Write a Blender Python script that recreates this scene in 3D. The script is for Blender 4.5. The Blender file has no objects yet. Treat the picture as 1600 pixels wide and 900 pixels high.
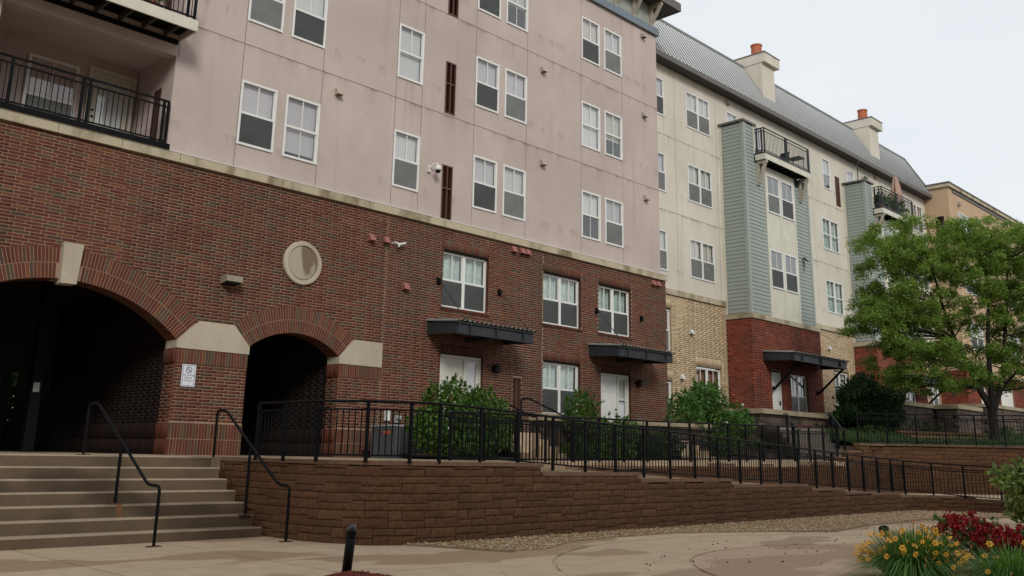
import bpy, bmesh, math, random
import numpy as np
from mathutils import Vector, Matrix
rng = np.random.default_rng(7); random.seed(7)
SC = bpy.context.scene; COL = SC.collection
rad = math.radians
# ------------------------------------------------------------------ camera
FPX, CYPX = 1465.63, 343.28
EYE = np.array([0.0, -18.676, 1.23])
RIGHT = np.array([0.0, 0.0, 0.0])
def cam_axes(yaw, pitch, roll):
    f = np.array([math.sin(yaw)*math.cos(pitch), math.cos(yaw)*math.cos(pitch), math.sin(pitch)])
    rt = np.array([math.cos(yaw), -math.sin(yaw), 0.0]); up = np.cross(rt, f)
    return math.cos(roll)*rt+math.sin(roll)*up, -math.sin(roll)*rt+math.cos(roll)*up, f
RIGHT, UP, FWD = cam_axes(rad(45.55837), rad(14.14390), rad(1.07562))
cd = bpy.data.cameras.new('camera'); cam = bpy.data.objects.new('camera', cd); COL.objects.link(cam)
cd.sensor_width = 36; cd.lens = FPX/1600*36; cd.shift_y = -(450-CYPX)/1600; cd.clip_end = 2000; cd.clip_start = 0.1
cam.matrix_world = Matrix(((RIGHT[0], UP[0], -FWD[0], EYE[0]), (RIGHT[1], UP[1], -FWD[1], EYE[1]), (RIGHT[2], UP[2], -FWD[2], EYE[2]), (0, 0, 0, 1)))
SC.camera = cam
def proj(P):
    d = np.asarray(P, float)-EYE
    z = d@FWD
    return 800+FPX*(d@RIGHT)/z, CYPX-FPX*(d@UP)/z, z
# ------------------------------------------------------------------ world, sun, exposure
SUN_EL, SUN_AZ = 29, 238       # azimuth of the bright part of the overcast, measured from +x anticlockwise
W = bpy.data.worlds.new('World'); SC.world = W; W.use_nodes = True
nt = W.node_tree; N = nt.nodes; L = nt.links; N.clear()
sky = N.new('ShaderNodeTexSky'); sky.sky_type = 'NISHITA'; sky.sun_disc = False
sky.sun_elevation = rad(SUN_EL); sky.sun_rotation = rad(90-SUN_AZ); sky.dust_density = 3.0; sky.air_density = 1.0
hs = N.new('ShaderNodeHueSaturation'); hs.inputs['Saturation'].default_value = 0.35; L.new(sky.outputs[0], hs.inputs['Color'])
tc = N.new('ShaderNodeTexCoord'); mp = N.new('ShaderNodeMapping'); mp.inputs['Scale'].default_value = (1, 1, 3)
L.new(tc.outputs['Generated'], mp.inputs[0])
no = N.new('ShaderNodeTexNoise'); no.inputs['Scale'].default_value = 1.6; no.inputs['Detail'].default_value = 5; L.new(mp.outputs[0], no.inputs['Vector'])
cr = N.new('ShaderNodeValToRGB'); cr.color_ramp.elements[0].position = .3; cr.color_ramp.elements[1].position = .75
cr.color_ramp.elements[0].color = (7.1, 7.55, 7.9, 1); cr.color_ramp.elements[1].color = (8.1, 8.25, 8.3, 1)
L.new(no.outputs[0], cr.inputs[0])
mx = N.new('ShaderNodeMix'); mx.data_type = 'RGBA'; mx.inputs[0].default_value = .88
L.new(hs.outputs[0], mx.inputs[6]); L.new(cr.outputs[0], mx.inputs[7])
bg = N.new('ShaderNodeBackground'); bg.inputs['Strength'].default_value = 0.10
L.new(mx.outputs[2], bg.inputs[0]); ow = N.new('ShaderNodeOutputWorld'); L.new(bg.outputs[0], ow.inputs[0])
sd = bpy.data.lights.new('sun', 'SUN'); sd.energy = 1.5; sd.angle = rad(14); sd.color = (1, .97, .92)
sun = bpy.data.objects.new('sun', sd); COL.objects.link(sun)
sv = Vector((math.cos(rad(SUN_AZ))*math.cos(rad(SUN_EL)), math.sin(rad(SUN_AZ))*math.cos(rad(SUN_EL)), math.sin(rad(SUN_EL))))
sun.rotation_euler = (-sv).to_track_quat('-Z', 'Y').to_euler(); sun.location = (0, -30, 40)
SC.view_settings.view_transform = 'Standard'; SC.view_settings.look = 'None'; SC.view_settings.exposure = 0.27; SC.view_settings.gamma = 1.0
SC.render.engine = 'CYCLES'; SC.cycles.max_bounces = 6; SC.cycles.transparent_max_bounces = 12; SC.cycles.use_denoising = True
# ------------------------------------------------------------------ materials
def new_mat(name):
    m = bpy.data.materials.new(name); m.use_nodes = True
    n = m.node_tree.nodes; b = n['Principled BSDF']; return m, n, m.node_tree.links, b
def rgb(c): return (c[0], c[1], c[2], 1)
def noise_col(n, l, scale, detail=4, stretch=None, rough=.55):
    tc = n.new('ShaderNodeTexCoord'); t = n.new('ShaderNodeTexNoise'); t.inputs['Scale'].default_value = scale; t.inputs['Detail'].default_value = detail; t.inputs['Roughness'].default_value = rough
    if stretch:
        mp = n.new('ShaderNodeMapping'); mp.inputs['Scale'].default_value = stretch; l.new(tc.outputs['Object'], mp.inputs[0]); l.new(mp.outputs[0], t.inputs['Vector'])
    else: l.new(tc.outputs['Object'], t.inputs['Vector'])
    return t.outputs[0]
def ramp(n, l, fac, stops, interp='LINEAR'):
    r = n.new('ShaderNodeValToRGB'); e = r.color_ramp; e.interpolation = interp
    while len(e.elements) < len(stops): e.elements.new(.5)
    for i, (p, c) in enumerate(stops): e.elements[i].position = p; e.elements[i].color = rgb(c)
    l.new(fac, r.inputs[0]); return r.outputs[0]
def mixc(n, l, fac, a, b, mode='MIX'):
    m = n.new('ShaderNodeMix'); m.data_type = 'RGBA'; m.blend_type = mode
    if isinstance(fac, (int, float)): m.inputs[0].default_value = fac
    else: l.new(fac, m.inputs[0])
    for s, v in ((6, a), (7, b)):
        if isinstance(v, tuple): m.inputs[s].default_value = rgb(v)
        else: l.new(v, m.inputs[s])
    return m.outputs[2]
def bump(n, l, b, h, strength=.3, dist=.01):
    u = n.new('ShaderNodeBump'); u.inputs['Strength'].default_value = strength; u.inputs['Distance'].default_value = dist
    l.new(h, u.inputs['Height']); l.new(u.outputs[0], b.inputs['Normal'])
def plain(name, c, rough=.6, metal=0, var=.12, scale=3, spec=.5, bmp=0, bscale=60):
    m, n, l, b = new_mat(name)
    f = noise_col(n, l, scale)
    c1 = tuple(x*(1-var) for x in c); c2 = tuple(min(1, x*(1+var)) for x in c)
    l.new(ramp(n, l, f, [(.3, c1), (.7, c2)]), b.inputs['Base Color'])
    b.inputs['Roughness'].default_value = rough; b.inputs['Metallic'].default_value = metal; b.inputs['Specular IOR Level'].default_value = spec
    if bmp: bump(n, l, b, noise_col(n, l, bscale), bmp, .004)
    return m
def piece_mat(name, cols, rough=.85, jit=.16, stain=None, nscale=22, bmp=.35, amp=.7):
    """masonry units: each piece gets its own shade (object random + island random)"""
    m, n, l, b = new_mat(name)
    g = n.new('ShaderNodeNewGeometry'); oi = n.new('ShaderNodeObjectInfo')
    a = n.new('ShaderNodeMath'); a.operation = 'MULTIPLY_ADD'; l.new(oi.outputs['Random'], a.inputs[0]); a.inputs[1].default_value = 9.37; l.new(g.outputs['Random Per Island'], a.inputs[2])
    fr = n.new('ShaderNodeMath'); fr.operation = 'FRACT'; l.new(a.outputs[0], fr.inputs[0])
    k = len(cols); c = ramp(n, l, fr.outputs[0], [(i/k, x) for i, x in enumerate(cols)], 'CONSTANT')
    w = n.new('ShaderNodeTexWhiteNoise'); w.noise_dimensions = '1D'; l.new(fr.outputs[0], w.inputs['W'])
    v = n.new('ShaderNodeMath'); v.operation = 'MULTIPLY_ADD'; l.new(w.outputs[0], v.inputs[0]); v.inputs[1].default_value = 2*jit; v.inputs[2].default_value = 1-jit
    tcn = n.new('ShaderNodeTexCoord')
    t = n.new('ShaderNodeTexNoise'); t.inputs['Scale'].default_value = nscale; t.inputs['Detail'].default_value = 3; l.new(g.outputs['Position'], t.inputs['Vector'])
    v2 = n.new('ShaderNodeMath'); v2.operation = 'MULTIPLY_ADD'; l.new(t.outputs[0], v2.inputs[0]); v2.inputs[1].default_value = amp; v2.inputs[2].default_value = 1-amp/2
    v3 = n.new('ShaderNodeMath'); v3.operation = 'MULTIPLY'; l.new(v.outputs[0], v3.inputs[0]); l.new(v2.outputs[0], v3.inputs[1])
    sc = n.new('ShaderNodeVectorMath'); sc.operation = 'SCALE'; l.new(c, sc.inputs[0]); l.new(v3.outputs[0], sc.inputs['Scale'])
    out = sc.outputs[0]
    if stain:
        mp = n.new('ShaderNodeMapping'); mp.inputs['Scale'].default_value = stain[2]; l.new(g.outputs['Position'], mp.inputs[0])
        s = n.new('ShaderNodeTexNoise'); s.inputs['Scale'].default_value = 1; s.inputs['Detail'].default_value = 4; l.new(mp.outputs[0], s.inputs['Vector'])
        f = ramp(n, l, s.outputs[0], [(.5, (0, 0, 0)), (.72, (stain[1],)*3)])
        out = mixc(n, l, f, out, stain[0])
    l.new(out, b.inputs['Base Color']); b.inputs['Roughness'].default_value = rough; b.inputs['Specular IOR Level'].default_value = .25
    bump(n, l, b, t.outputs[0], bmp, .006)
    return m
def stucco(name, c, dirt, period=3.06, z0=10.46, amount=.5, vis=.14, sill=None):
    """coloured render with faint mottling, vertical runs and grime along the floor joints"""
    m, n, l, b = new_mat(name)
    g = n.new('ShaderNodeNewGeometry'); sp = n.new('ShaderNodeSeparateXYZ'); l.new(g.outputs['Position'], sp.inputs[0])
    def nz(scale, st, det=4):
        mp = n.new('ShaderNodeMapping'); mp.inputs['Scale'].default_value = st; l.new(g.outputs['Position'], mp.inputs[0])
        t = n.new('ShaderNodeTexNoise'); t.inputs['Scale'].default_value = scale; t.inputs['Detail'].default_value = det; l.new(mp.outputs[0], t.inputs['Vector']); return t.outputs[0]
    big = nz(.45, (1, 1, .8)); mid = nz(2.3, (1, 1, .45)); fine = nz(28, (1, 1, 1), 2); run = nz(1.7, (1.6, 1.6, .16))
    base = ramp(n, l, big, [(.3, tuple(x*(1-vis) for x in c)), (.72, tuple(x*(1+vis*.6) for x in c))])
    base = mixc(n, l, ramp(n, l, mid, [(.35, (0, 0, 0)), (.8, (.28,)*3)]), base, tuple(x*.82 for x in c))
    # distance below a floor joint -> grime band, broken up by the run noise
    d = n.new('ShaderNodeMath'); d.operation = 'SUBTRACT'; d.inputs[0].default_value = z0+20*period; l.new(sp.outputs[2], d.inputs[1])
    mo = n.new('ShaderNodeMath'); mo.operation = 'MODULO'; l.new(d.outputs[0], mo.inputs[0]); mo.inputs[1].default_value = period
    band = ramp(n, l, mo.outputs[0], [(0, (1, 1, 1)), (.035, (.7,)*3), (.12, (.22,)*3), (.5, (0, 0, 0))])
    rn = ramp(n, l, run, [(.44, (0, 0, 0)), (.66, (1, 1, 1))])
    f = mixc(n, l, 1.0, band, rn, 'MULTIPLY')
    f2 = n.new('ShaderNodeMath'); f2.operation = 'MULTIPLY'; l.new(f, f2.inputs[0]); f2.inputs[1].default_value = amount
    out = mixc(n, l, f2.outputs[0], base, dirt)
    if sill is not None:      # damp runs below the window sills, in broken patches
        d2 = n.new('ShaderNodeMath'); d2.operation = 'SUBTRACT'; d2.inputs[0].default_value = sill+20*period; l.new(sp.outputs[2], d2.inputs[1])
        m2 = n.new('ShaderNodeMath'); m2.operation = 'MODULO'; l.new(d2.outputs[0], m2.inputs[0]); m2.inputs[1].default_value = period-.008
        b2 = ramp(n, l, m2.outputs[0], [(0, (.8,)*3), (.18, (.45,)*3), (.32, (0, 0, 0))]); p2 = ramp(n, l, nz(1.3, (1.5, 1.5, .35), 3), [(.52, (0, 0, 0)), (.56, (.75,)*3)])
        out = mixc(n, l, mixc(n, l, 1.0, b2, p2, 'MULTIPLY'), out, tuple(.5*x+.5*y for x, y in zip(c, dirt)))
    blot = ramp(n, l, nz(.9, (1, 1, 1), 6), [(.56, (0, 0, 0)), (.68, (.22,)*3)]); out = mixc(n, l, blot, out, tuple(x*1.12 for x in c))
    rr = ramp(n, l, nz(1.1, (2.6, 2.6, .12)), [(.58, (0, 0, 0)), (.75, (.3*amount,)*3)])
    out = mixc(n, l, rr, out, dirt)
    out = mixc(n, l, .035, out, ramp(n, l, fine, [(.3, (0, 0, 0)), (.7, (1, 1, 1))]), 'OVERLAY')
    l.new(out, b.inputs['Base Color']); b.inputs['Roughness'].default_value = .9; b.inputs['Specular IOR Level'].default_value = .2
    bump(n, l, b, fine, .12, .004); return m
def stone_mat(name, c, dirt, scale=.9, amt=.6, z_run=.35, thr=(.48, .7)):
    m, n, l, b = new_mat(name)
    g = n.new('ShaderNodeNewGeometry'); oi = n.new('ShaderNodeObjectInfo')
    mp = n.new('ShaderNodeMapping'); mp.inputs['Scale'].default_value = (1, 1, z_run); l.new(g.outputs['Position'], mp.inputs[0])
    t = n.new('ShaderNodeTexNoise'); t.inputs['Scale'].default_value = scale*2; t.inputs['Detail'].default_value = 5; l.new(mp.outputs[0], t.inputs['Vector'])
    f = n.new('ShaderNodeTexNoise'); f.inputs['Scale'].default_value = 30; f.inputs['Detail'].default_value = 3; l.new(g.outputs['Position'], f.inputs['Vector'])
    base = ramp(n, l, f.outputs[0], [(.3, tuple(x*.88 for x in c)), (.7, tuple(x*1.08 for x in c))])
    base = mixc(n, l, ramp(n, l, oi.outputs['Random'], [(0, (0, 0, 0)), (1, (.35,)*3)]), base, tuple(x*.8 for x in c))
    out = mixc(n, l, ramp(n, l, t.outputs[0], [(thr[0], (0, 0, 0)), (thr[1], (amt,)*3)]), base, dirt)
    l.new(out, b.inputs['Base Color']); b.inputs['Roughness'].default_value = .88; b.inputs['Specular IOR Level'].default_value = .25
    bump(n, l, b, f.outputs[0], .25, .005); return m
def concrete(name, c, wet, wscale=(.55, 1.1, 1), amt=.75, thr=(.52, .56)):
    m, n, l, b = new_mat(name)
    g = n.new('ShaderNodeNewGeometry'); oi = n.new('ShaderNodeObjectInfo')
    def nz(scale, st, det=4):
        mp = n.new('ShaderNodeMapping'); mp.inputs['Scale'].default_value = st; l.new(g.outputs['Position'], mp.inputs[0])
        t = n.new('ShaderNodeTexNoise'); t.inputs['Scale'].default_value = scale; t.inputs['Detail'].default_value = det; l.new(mp.outputs[0], t.inputs['Vector']); return t.outputs[0]
    fine = nz(45, (1, 1, 1), 3); mid = nz(3, (1, 1, 1), 5); w = nz(.62, wscale, 2.0)
    base = ramp(n, l, mid, [(.3, tuple(x*.86 for x in c)), (.7, tuple(x*1.1 for x in c))])
    base = mixc(n, l, ramp(n, l, oi.outputs['Random'], [(0, (0, 0, 0)), (1, (.5,)*3)]), base, tuple(x*.85 for x in c))
    wf = ramp(n, l, w, [(thr[0], (0, 0, 0)), (thr[1], (amt,)*3)])
    out = mixc(n, l, wf, base, wet)
    out = mixc(n, l, .13, out, ramp(n, l, fine, [(.25, (0, 0, 0)), (.75, (1, 1, 1))]), 'OVERLAY')
    l.new(out, b.inputs['Base Color']); b.inputs['Specular IOR Level'].default_value = .3
    l.new(ramp(n, l, wf, [(0, (.85,)*3), (1, (.6,)*3)]), b.inputs['Roughness'])
    bump(n, l, b, fine, .2, .004); return m
def leaf_mat(name, dark, light, accent=None, acc=.1, trans=.35):
    m, n, l, b = new_mat(name)
    g = n.new('ShaderNodeNewGeometry')
    t = n.new('ShaderNodeTexNoise'); t.inputs['Scale'].default_value = 1.7; t.inputs['Detail'].default_value = 3; l.new(g.outputs['Position'], t.inputs['Vector'])
    a = n.new('ShaderNodeMath'); a.operation = 'ADD'; l.new(g.outputs['Random Per Island'], a.inputs[0]); l.new(t.outputs[0], a.inputs[1])
    h = n.new('ShaderNodeMath'); h.operation = 'MULTIPLY'; l.new(a.outputs[0], h.inputs[0]); h.inputs[1].default_value = .5
    c = ramp(n, l, h.outputs[0], [(.2, dark), (.5, tuple((x+y)/2 for x, y in zip(dark, light))), (.8, light)])
    if accent:
        f = ramp(n, l, g.outputs['Random Per Island'], [(0, (1, 1, 1)), (acc, (0, 0, 0))], 'CONSTANT'); c = mixc(n, l, f, c, accent)
    l.new(c, b.inputs['Base Color']); b.inputs['Roughness'].default_value = .5; b.inputs['Specular IOR Level'].default_value = .35
    tr = n.new('ShaderNodeBsdfTranslucent'); l.new(mixc(n, l, 1.0, c, (1.0, 1.0, .55), 'MULTIPLY'), tr.inputs[0])
    ms = n.new('ShaderNodeMixShader'); ms.inputs[0].default_value = trans; l.new(b.outputs[0], ms.inputs[1]); l.new(tr.outputs[0], ms.inputs[2])
    l.new(ms.outputs[0], n['Material Output'].inputs[0]); return m
def glass_mat(name, tint=(.985, .99, .988), refl=.9):
    m, n, l, b = new_mat(name); n.remove(b)
    lw = n.new('ShaderNodeLayerWeight'); lw.inputs[0].default_value = .5; pw = n.new('ShaderNodeMath'); pw.operation = 'POWER'; l.new(lw.outputs['Facing'], pw.inputs[0]); pw.inputs[1].default_value = 3.2
    k = n.new('ShaderNodeMath'); k.operation = 'MULTIPLY_ADD'; l.new(pw.outputs[0], k.inputs[0]); k.inputs[1].default_value = .8; k.inputs[2].default_value = .06; k.use_clamp = True
    t = n.new('ShaderNodeBsdfTransparent'); t.inputs[0].default_value = rgb(tint)
    gl = n.new('ShaderNodeBsdfGlossy'); gl.inputs['Roughness'].default_value = .03; gl.inputs[0].default_value = rgb((refl,)*3)
    ms = n.new('ShaderNodeMixShader'); l.new(k.outputs[0], ms.inputs[0]); l.new(t.outputs[0], ms.inputs[1]); l.new(gl.outputs[0], ms.inputs[2])
    tx = noise_col(n, l, 1.3, 2); u = n.new('ShaderNodeBump'); u.inputs['Strength'].default_value = .06; u.inputs['Distance'].default_value = .02; l.new(tx, u.inputs['Height']); l.new(u.outputs[0], gl.inputs['Normal'])
    l.new(ms.outputs[0], n['Material Output'].inputs[0]); return m
def screen_mat(name, c, opac=.72):
    m, n, l, b = new_mat(name)
    l.new(ramp(n, l, noise_col(n, l, 1.5), [(.3, tuple(x*.8 for x in c)), (.7, tuple(x*1.2 for x in c))]), b.inputs['Base Color']); b.inputs['Roughness'].default_value = .55
    t = n.new('ShaderNodeBsdfTransparent'); ms = n.new('ShaderNodeMixShader'); ms.inputs[0].default_value = opac
    l.new(t.outputs[0], ms.inputs[1]); l.new(b.outputs[0], ms.inputs[2]); l.new(ms.outputs[0], n['Material Output'].inputs[0]); return m
def slat_mat(name, c, freq=38, lo=.72):
    m, n, l, b = new_mat(name)
    tc = n.new('ShaderNodeTexCoord'); w = n.new('ShaderNodeTexWave'); w.bands_direction = 'Z'; w.inputs['Scale'].default_value = freq/6.283*2; w.inputs['Distortion'].default_value = .15
    l.new(tc.outputs['Object'], w.inputs['Vector'])
    oi = n.new('ShaderNodeObjectInfo')
    col = ramp(n, l, w.outputs[0], [(0, tuple(x*lo for x in c)), (.5, c)])
    col = mixc(n, l, ramp(n, l, oi.outputs['Random'], [(0, (0, 0, 0)), (1, (.6,)*3)]), col, tuple(x*.6 for x in c))
    l.new(col, b.inputs['Base Color']); b.inputs['Roughness'].default_value = .7; return m
M = dict(
 brick=piece_mat('brown_brick', [(.104, .028, .017), (.116, .032, .018), (.086, .025, .016), (.078, .049, .03), (.108, .038, .02), (.096, .027, .016), (.086, .052, .031), (.098, .034, .019), (.066, .043, .028), (.11, .030, .018), (.132, .048, .022), (.092, .028, .017), (.098, .028, .017), (.105, .034, .019)], jit=.12, stain=((.062, .036, .027), .65, (.42, .42, .2))),
 mortar=plain('mortar', (.30, .205, .14), .95, bmp=.3, var=.18, scale=1.2),
 tanbrick=piece_mat('tan_brick', [(.46, .345, .21), (.49, .37, .235), (.43, .32, .2), (.47, .355, .235), (.51, .39, .25), (.40, .30, .195)], jit=.1),
 tanmortar=plain('tan_mortar', (.38, .285, .185), .95),
 redbrick=piece_mat('red_brick', [(.185, .042, .02), (.155, .036, .019), (.205, .05, .023), (.17, .043, .022), (.135, .033, .02)], stain=((.05, .03, .026), .7, (.5, .5, .35))),
 redmortar=plain('red_brick_mortar', (.20, .095, .07), .95),
 pink=stucco('pink_stucco', (.465, .385, .352), (.215, .155, .13), amount=.95, sill=8.0),
 beige=stucco('beige_stucco', (.575, .535, .455), (.27, .215, .14), amount=.95, sill=8.08),
 tan=stucco('tan_stucco', (.46, .325, .21), (.3, .2, .13), amount=.3, vis=.08),
 joint=plain('stucco_joint', (.13, .10, .088), .95),
 lime=stone_mat('limestone', (.45, .39, .275), (.15, .11, .06), amt=.8, thr=(.5, .66)),
 precast=stone_mat('precast_stone', (.44, .38, .295), (.25, .2, .14), amt=.4),
 cap=stone_mat('weathered_cap_stone', (.33, .27, .18), (.15, .11, .06), amt=.5),
 conc=concrete('paving_concrete', (.49, .365, .245), (.31, .205, .122), amt=.85, thr=(.53, .55)),
 concpink=concrete('pink_paving_concrete', (.46, .31, .215), (.30, .185, .115), thr=(.54, .56)),
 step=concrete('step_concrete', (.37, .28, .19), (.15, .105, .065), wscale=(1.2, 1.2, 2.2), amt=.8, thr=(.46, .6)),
 stepgrey=concrete('grey_step_stone', (.15, .125, .10), (.09, .07, .055)), block=piece_mat('split_face_block', [(.108, .051, .024), (.098, .046, .022), (.116, .055, .026), (.102, .049, .025), (.092, .043, .022), (.11, .051, .024)], nscale=30, bmp=.8, jit=.07, amp=1.5),
 blockback=plain('block_joint', (.055, .03, .017), .95),
 blockcap=plain('block_cap', (.17, .094, .055), .9, var=.2, scale=8, bmp=.4),
 darkblock=piece_mat('weathered_block', [(.085, .062, .048), (.07, .05, .04), (.1, .07, .052), (.06, .045, .038)], nscale=14, bmp=.6),
 siding=plain('sage_siding', (.27, .305, .275), .7, var=.07, scale=1.2),
 sidtrim=plain('sage_trim', (.28, .31, .28), .6, var=.05),
 gap=plain('dark_gap', (.035, .038, .035), .9),
 creamtrim=plain('cream_trim', (.56, .53, .44), .65, var=.08, scale=2),
 white=plain('white_vinyl', (.66, .66, .63), .45, var=.05),
 door=plain('white_door', (.62, .6, .54), .5, var=.05),
 glass=glass_mat('window_glass'), tglass=glass_mat('tinted_glass', (.55, .68, .62)),
 screen=screen_mat('insect_screen', (.19, .195, .188), .58), darkscreen=screen_mat('dark_insect_screen', (.06, .064, .063), .7),
 blind=slat_mat('window_blind', (.60, .61, .60), lo=.85), blind2=slat_mat('grey_blind', (.50, .47, .49), lo=.85), blind3=slat_mat('cream_blind', (.56, .53, .46), lo=.8), blind4=slat_mat('door_blind', (.85, .88, .9), lo=.95), curtain=plain('green_curtain', (.40, .50, .46), .9, var=.2, scale=5), browncurtain=plain('brown_curtain', (.20, .12, .08), .9, var=.3, scale=6),
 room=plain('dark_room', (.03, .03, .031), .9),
 metal=plain('black_painted_steel', (.006, .0065, .0075), .5, var=.25, scale=5, spec=.08),
 gmetal=plain('grey_painted_steel', (.022, .025, .03), .45, var=.2, spec=.3),
 canopy=plain('canopy_steel', (.026, .029, .034), .5, var=.2, spec=.3), corr=plain('corrugated_sheet', (.30, .30, .285), .5, metal=.2, var=.25),
 fascia=plain('brown_fascia', (.105, .092, .082), .55, var=.1), soffit=plain('brown_soffit', (.05, .042, .036), .7),
 blueband=plain('blue_grey_metal', (.135, .165, .20), .45, var=.08), frieze=plain('sage_panel', (.29, .31, .27), .7), bracket=plain('painted_timber', (.36, .32, .255), .7, var=.12),
 roof=plain('standing_seam_metal', (.50, .51, .505), .5, metal=.0, var=.06, scale=.6), seam=plain('roof_seam', (.17, .175, .175), .55),
 terra=plain('terracotta', (.36, .10, .042), .8), vent=plain('brown_red_vent', (.27, .095, .075), .6), pvent=plain('pink_vent', (.35, .285, .24), .7), louvre=plain('brown_louvre', (.05, .02, .014), .6), louvref=plain('brown_louvre_frame', (.1, .038, .022), .6),
 soot=plain('passage_mortar', (.022, .017, .014), .95), sootbrick=piece_mat('passage_brick', [(.018, .007, .005), (.016, .006, .005), (.014, .010, .008), (.02, .008, .006)]), riser=concrete('grimy_riser_concrete', (.17, .122, .078), (.06, .041, .026), wscale=(1.2, 1.2, 2.2), amt=.8, thr=(.44, .6)), black=plain('black', (.006, .006, .006), .5, spec=.12), whitep=plain('white_plastic', (.6, .6, .57), .4), sign=plain('white_sign', (.62, .64, .68), .5, var=.03), ink=plain('sign_ink', (.03, .04, .08), .5),  # passage mortar and brick coloured near black, the shade inside the arches painted in
 bark=plain('bark', (.02, .015, .0115), .95, var=.35, scale=18, bmp=.8, bscale=25), mulch=plain('dark_mulch', (.055, .03, .02), .95, var=.5, scale=25, bmp=.8), redmulch=plain('red_mulch_bed', (.17, .03, .016), .95, var=.5, scale=30, bmp=.9),
 soil=plain('soil', (.07, .05, .035), .95, var=.4, scale=9, bmp=.5), lawn=plain('lawn', (.018, .034, .010), .95, var=.3, scale=2.2, bmp=.6, bscale=40), grass=leaf_mat('grass_blades', (.025, .055, .012), (.05, .1, .02)),
 gravel=piece_mat('gravel_pebble', [(.5, .35, .2), (.42, .27, .145), (.58, .44, .28), (.33, .19, .10), (.48, .31, .165), (.6, .49, .35), (.44, .30, .18)], nscale=40, bmp=.2), gravelbed=plain('gravel_bed', (.24, .165, .095), .95, var=.5, scale=40, bmp=.9, bscale=70),
 revealb=plain('reveal_brick', (.085, .03, .02), .9), tree=leaf_mat('locust_leaves', (.10, .18, .03), (.28, .41, .085), trans=.5), shade=leaf_mat('shade_tree_leaves', (.02, .05, .012), (.05, .10, .02), trans=.2), shrub=leaf_mat('shrub_leaves', (.026, .075, .01), (.10, .21, .028), accent=(.12, .05, .02), acc=.03), dshrub=leaf_mat('dark_shrub_leaves', (.012, .038, .008), (.04, .095, .02)), rose=leaf_mat('rose_leaves', (.03, .085, .014), (.11, .23, .04)), rhodo=leaf_mat('pale_shrub_leaves', (.055, .11, .022), (.30, .38, .10), trans=.25),
 lily=leaf_mat('lily_blades', (.05, .13, .024), (.17, .33, .07)), petal=plain('orange_petal', (.92, .36, .025), .6, var=.25, scale=20), throat=plain('yellow_throat', (.75, .5, .06), .6), bud=plain('orange_bud', (.6, .2, .05), .6), red=leaf_mat('crimson_petals', (.16, .004, .008), (.46, .016, .026), trans=.2), pinkp=plain('pale_petal', (.6, .45, .36), .7), whitepetal=plain('white_petal', (.65, .65, .6), .7),
 umbrella=plain('umbrella_cloth', (.34, .22, .165), .9), ac=plain('grey_cabinet', (.07, .075, .08), .5), acd=plain('dark_grille', (.03, .032, .035), .5), orange=plain('orange_label', (.5, .1, .03), .6), meter=plain('meter_grey', (.3, .31, .31), .4), rust=plain('rusty_plate', (.1, .035, .015), .9, var=.4, scale=15), pot=plain('clay_pot', (.28, .10, .06), .8),
)
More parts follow.
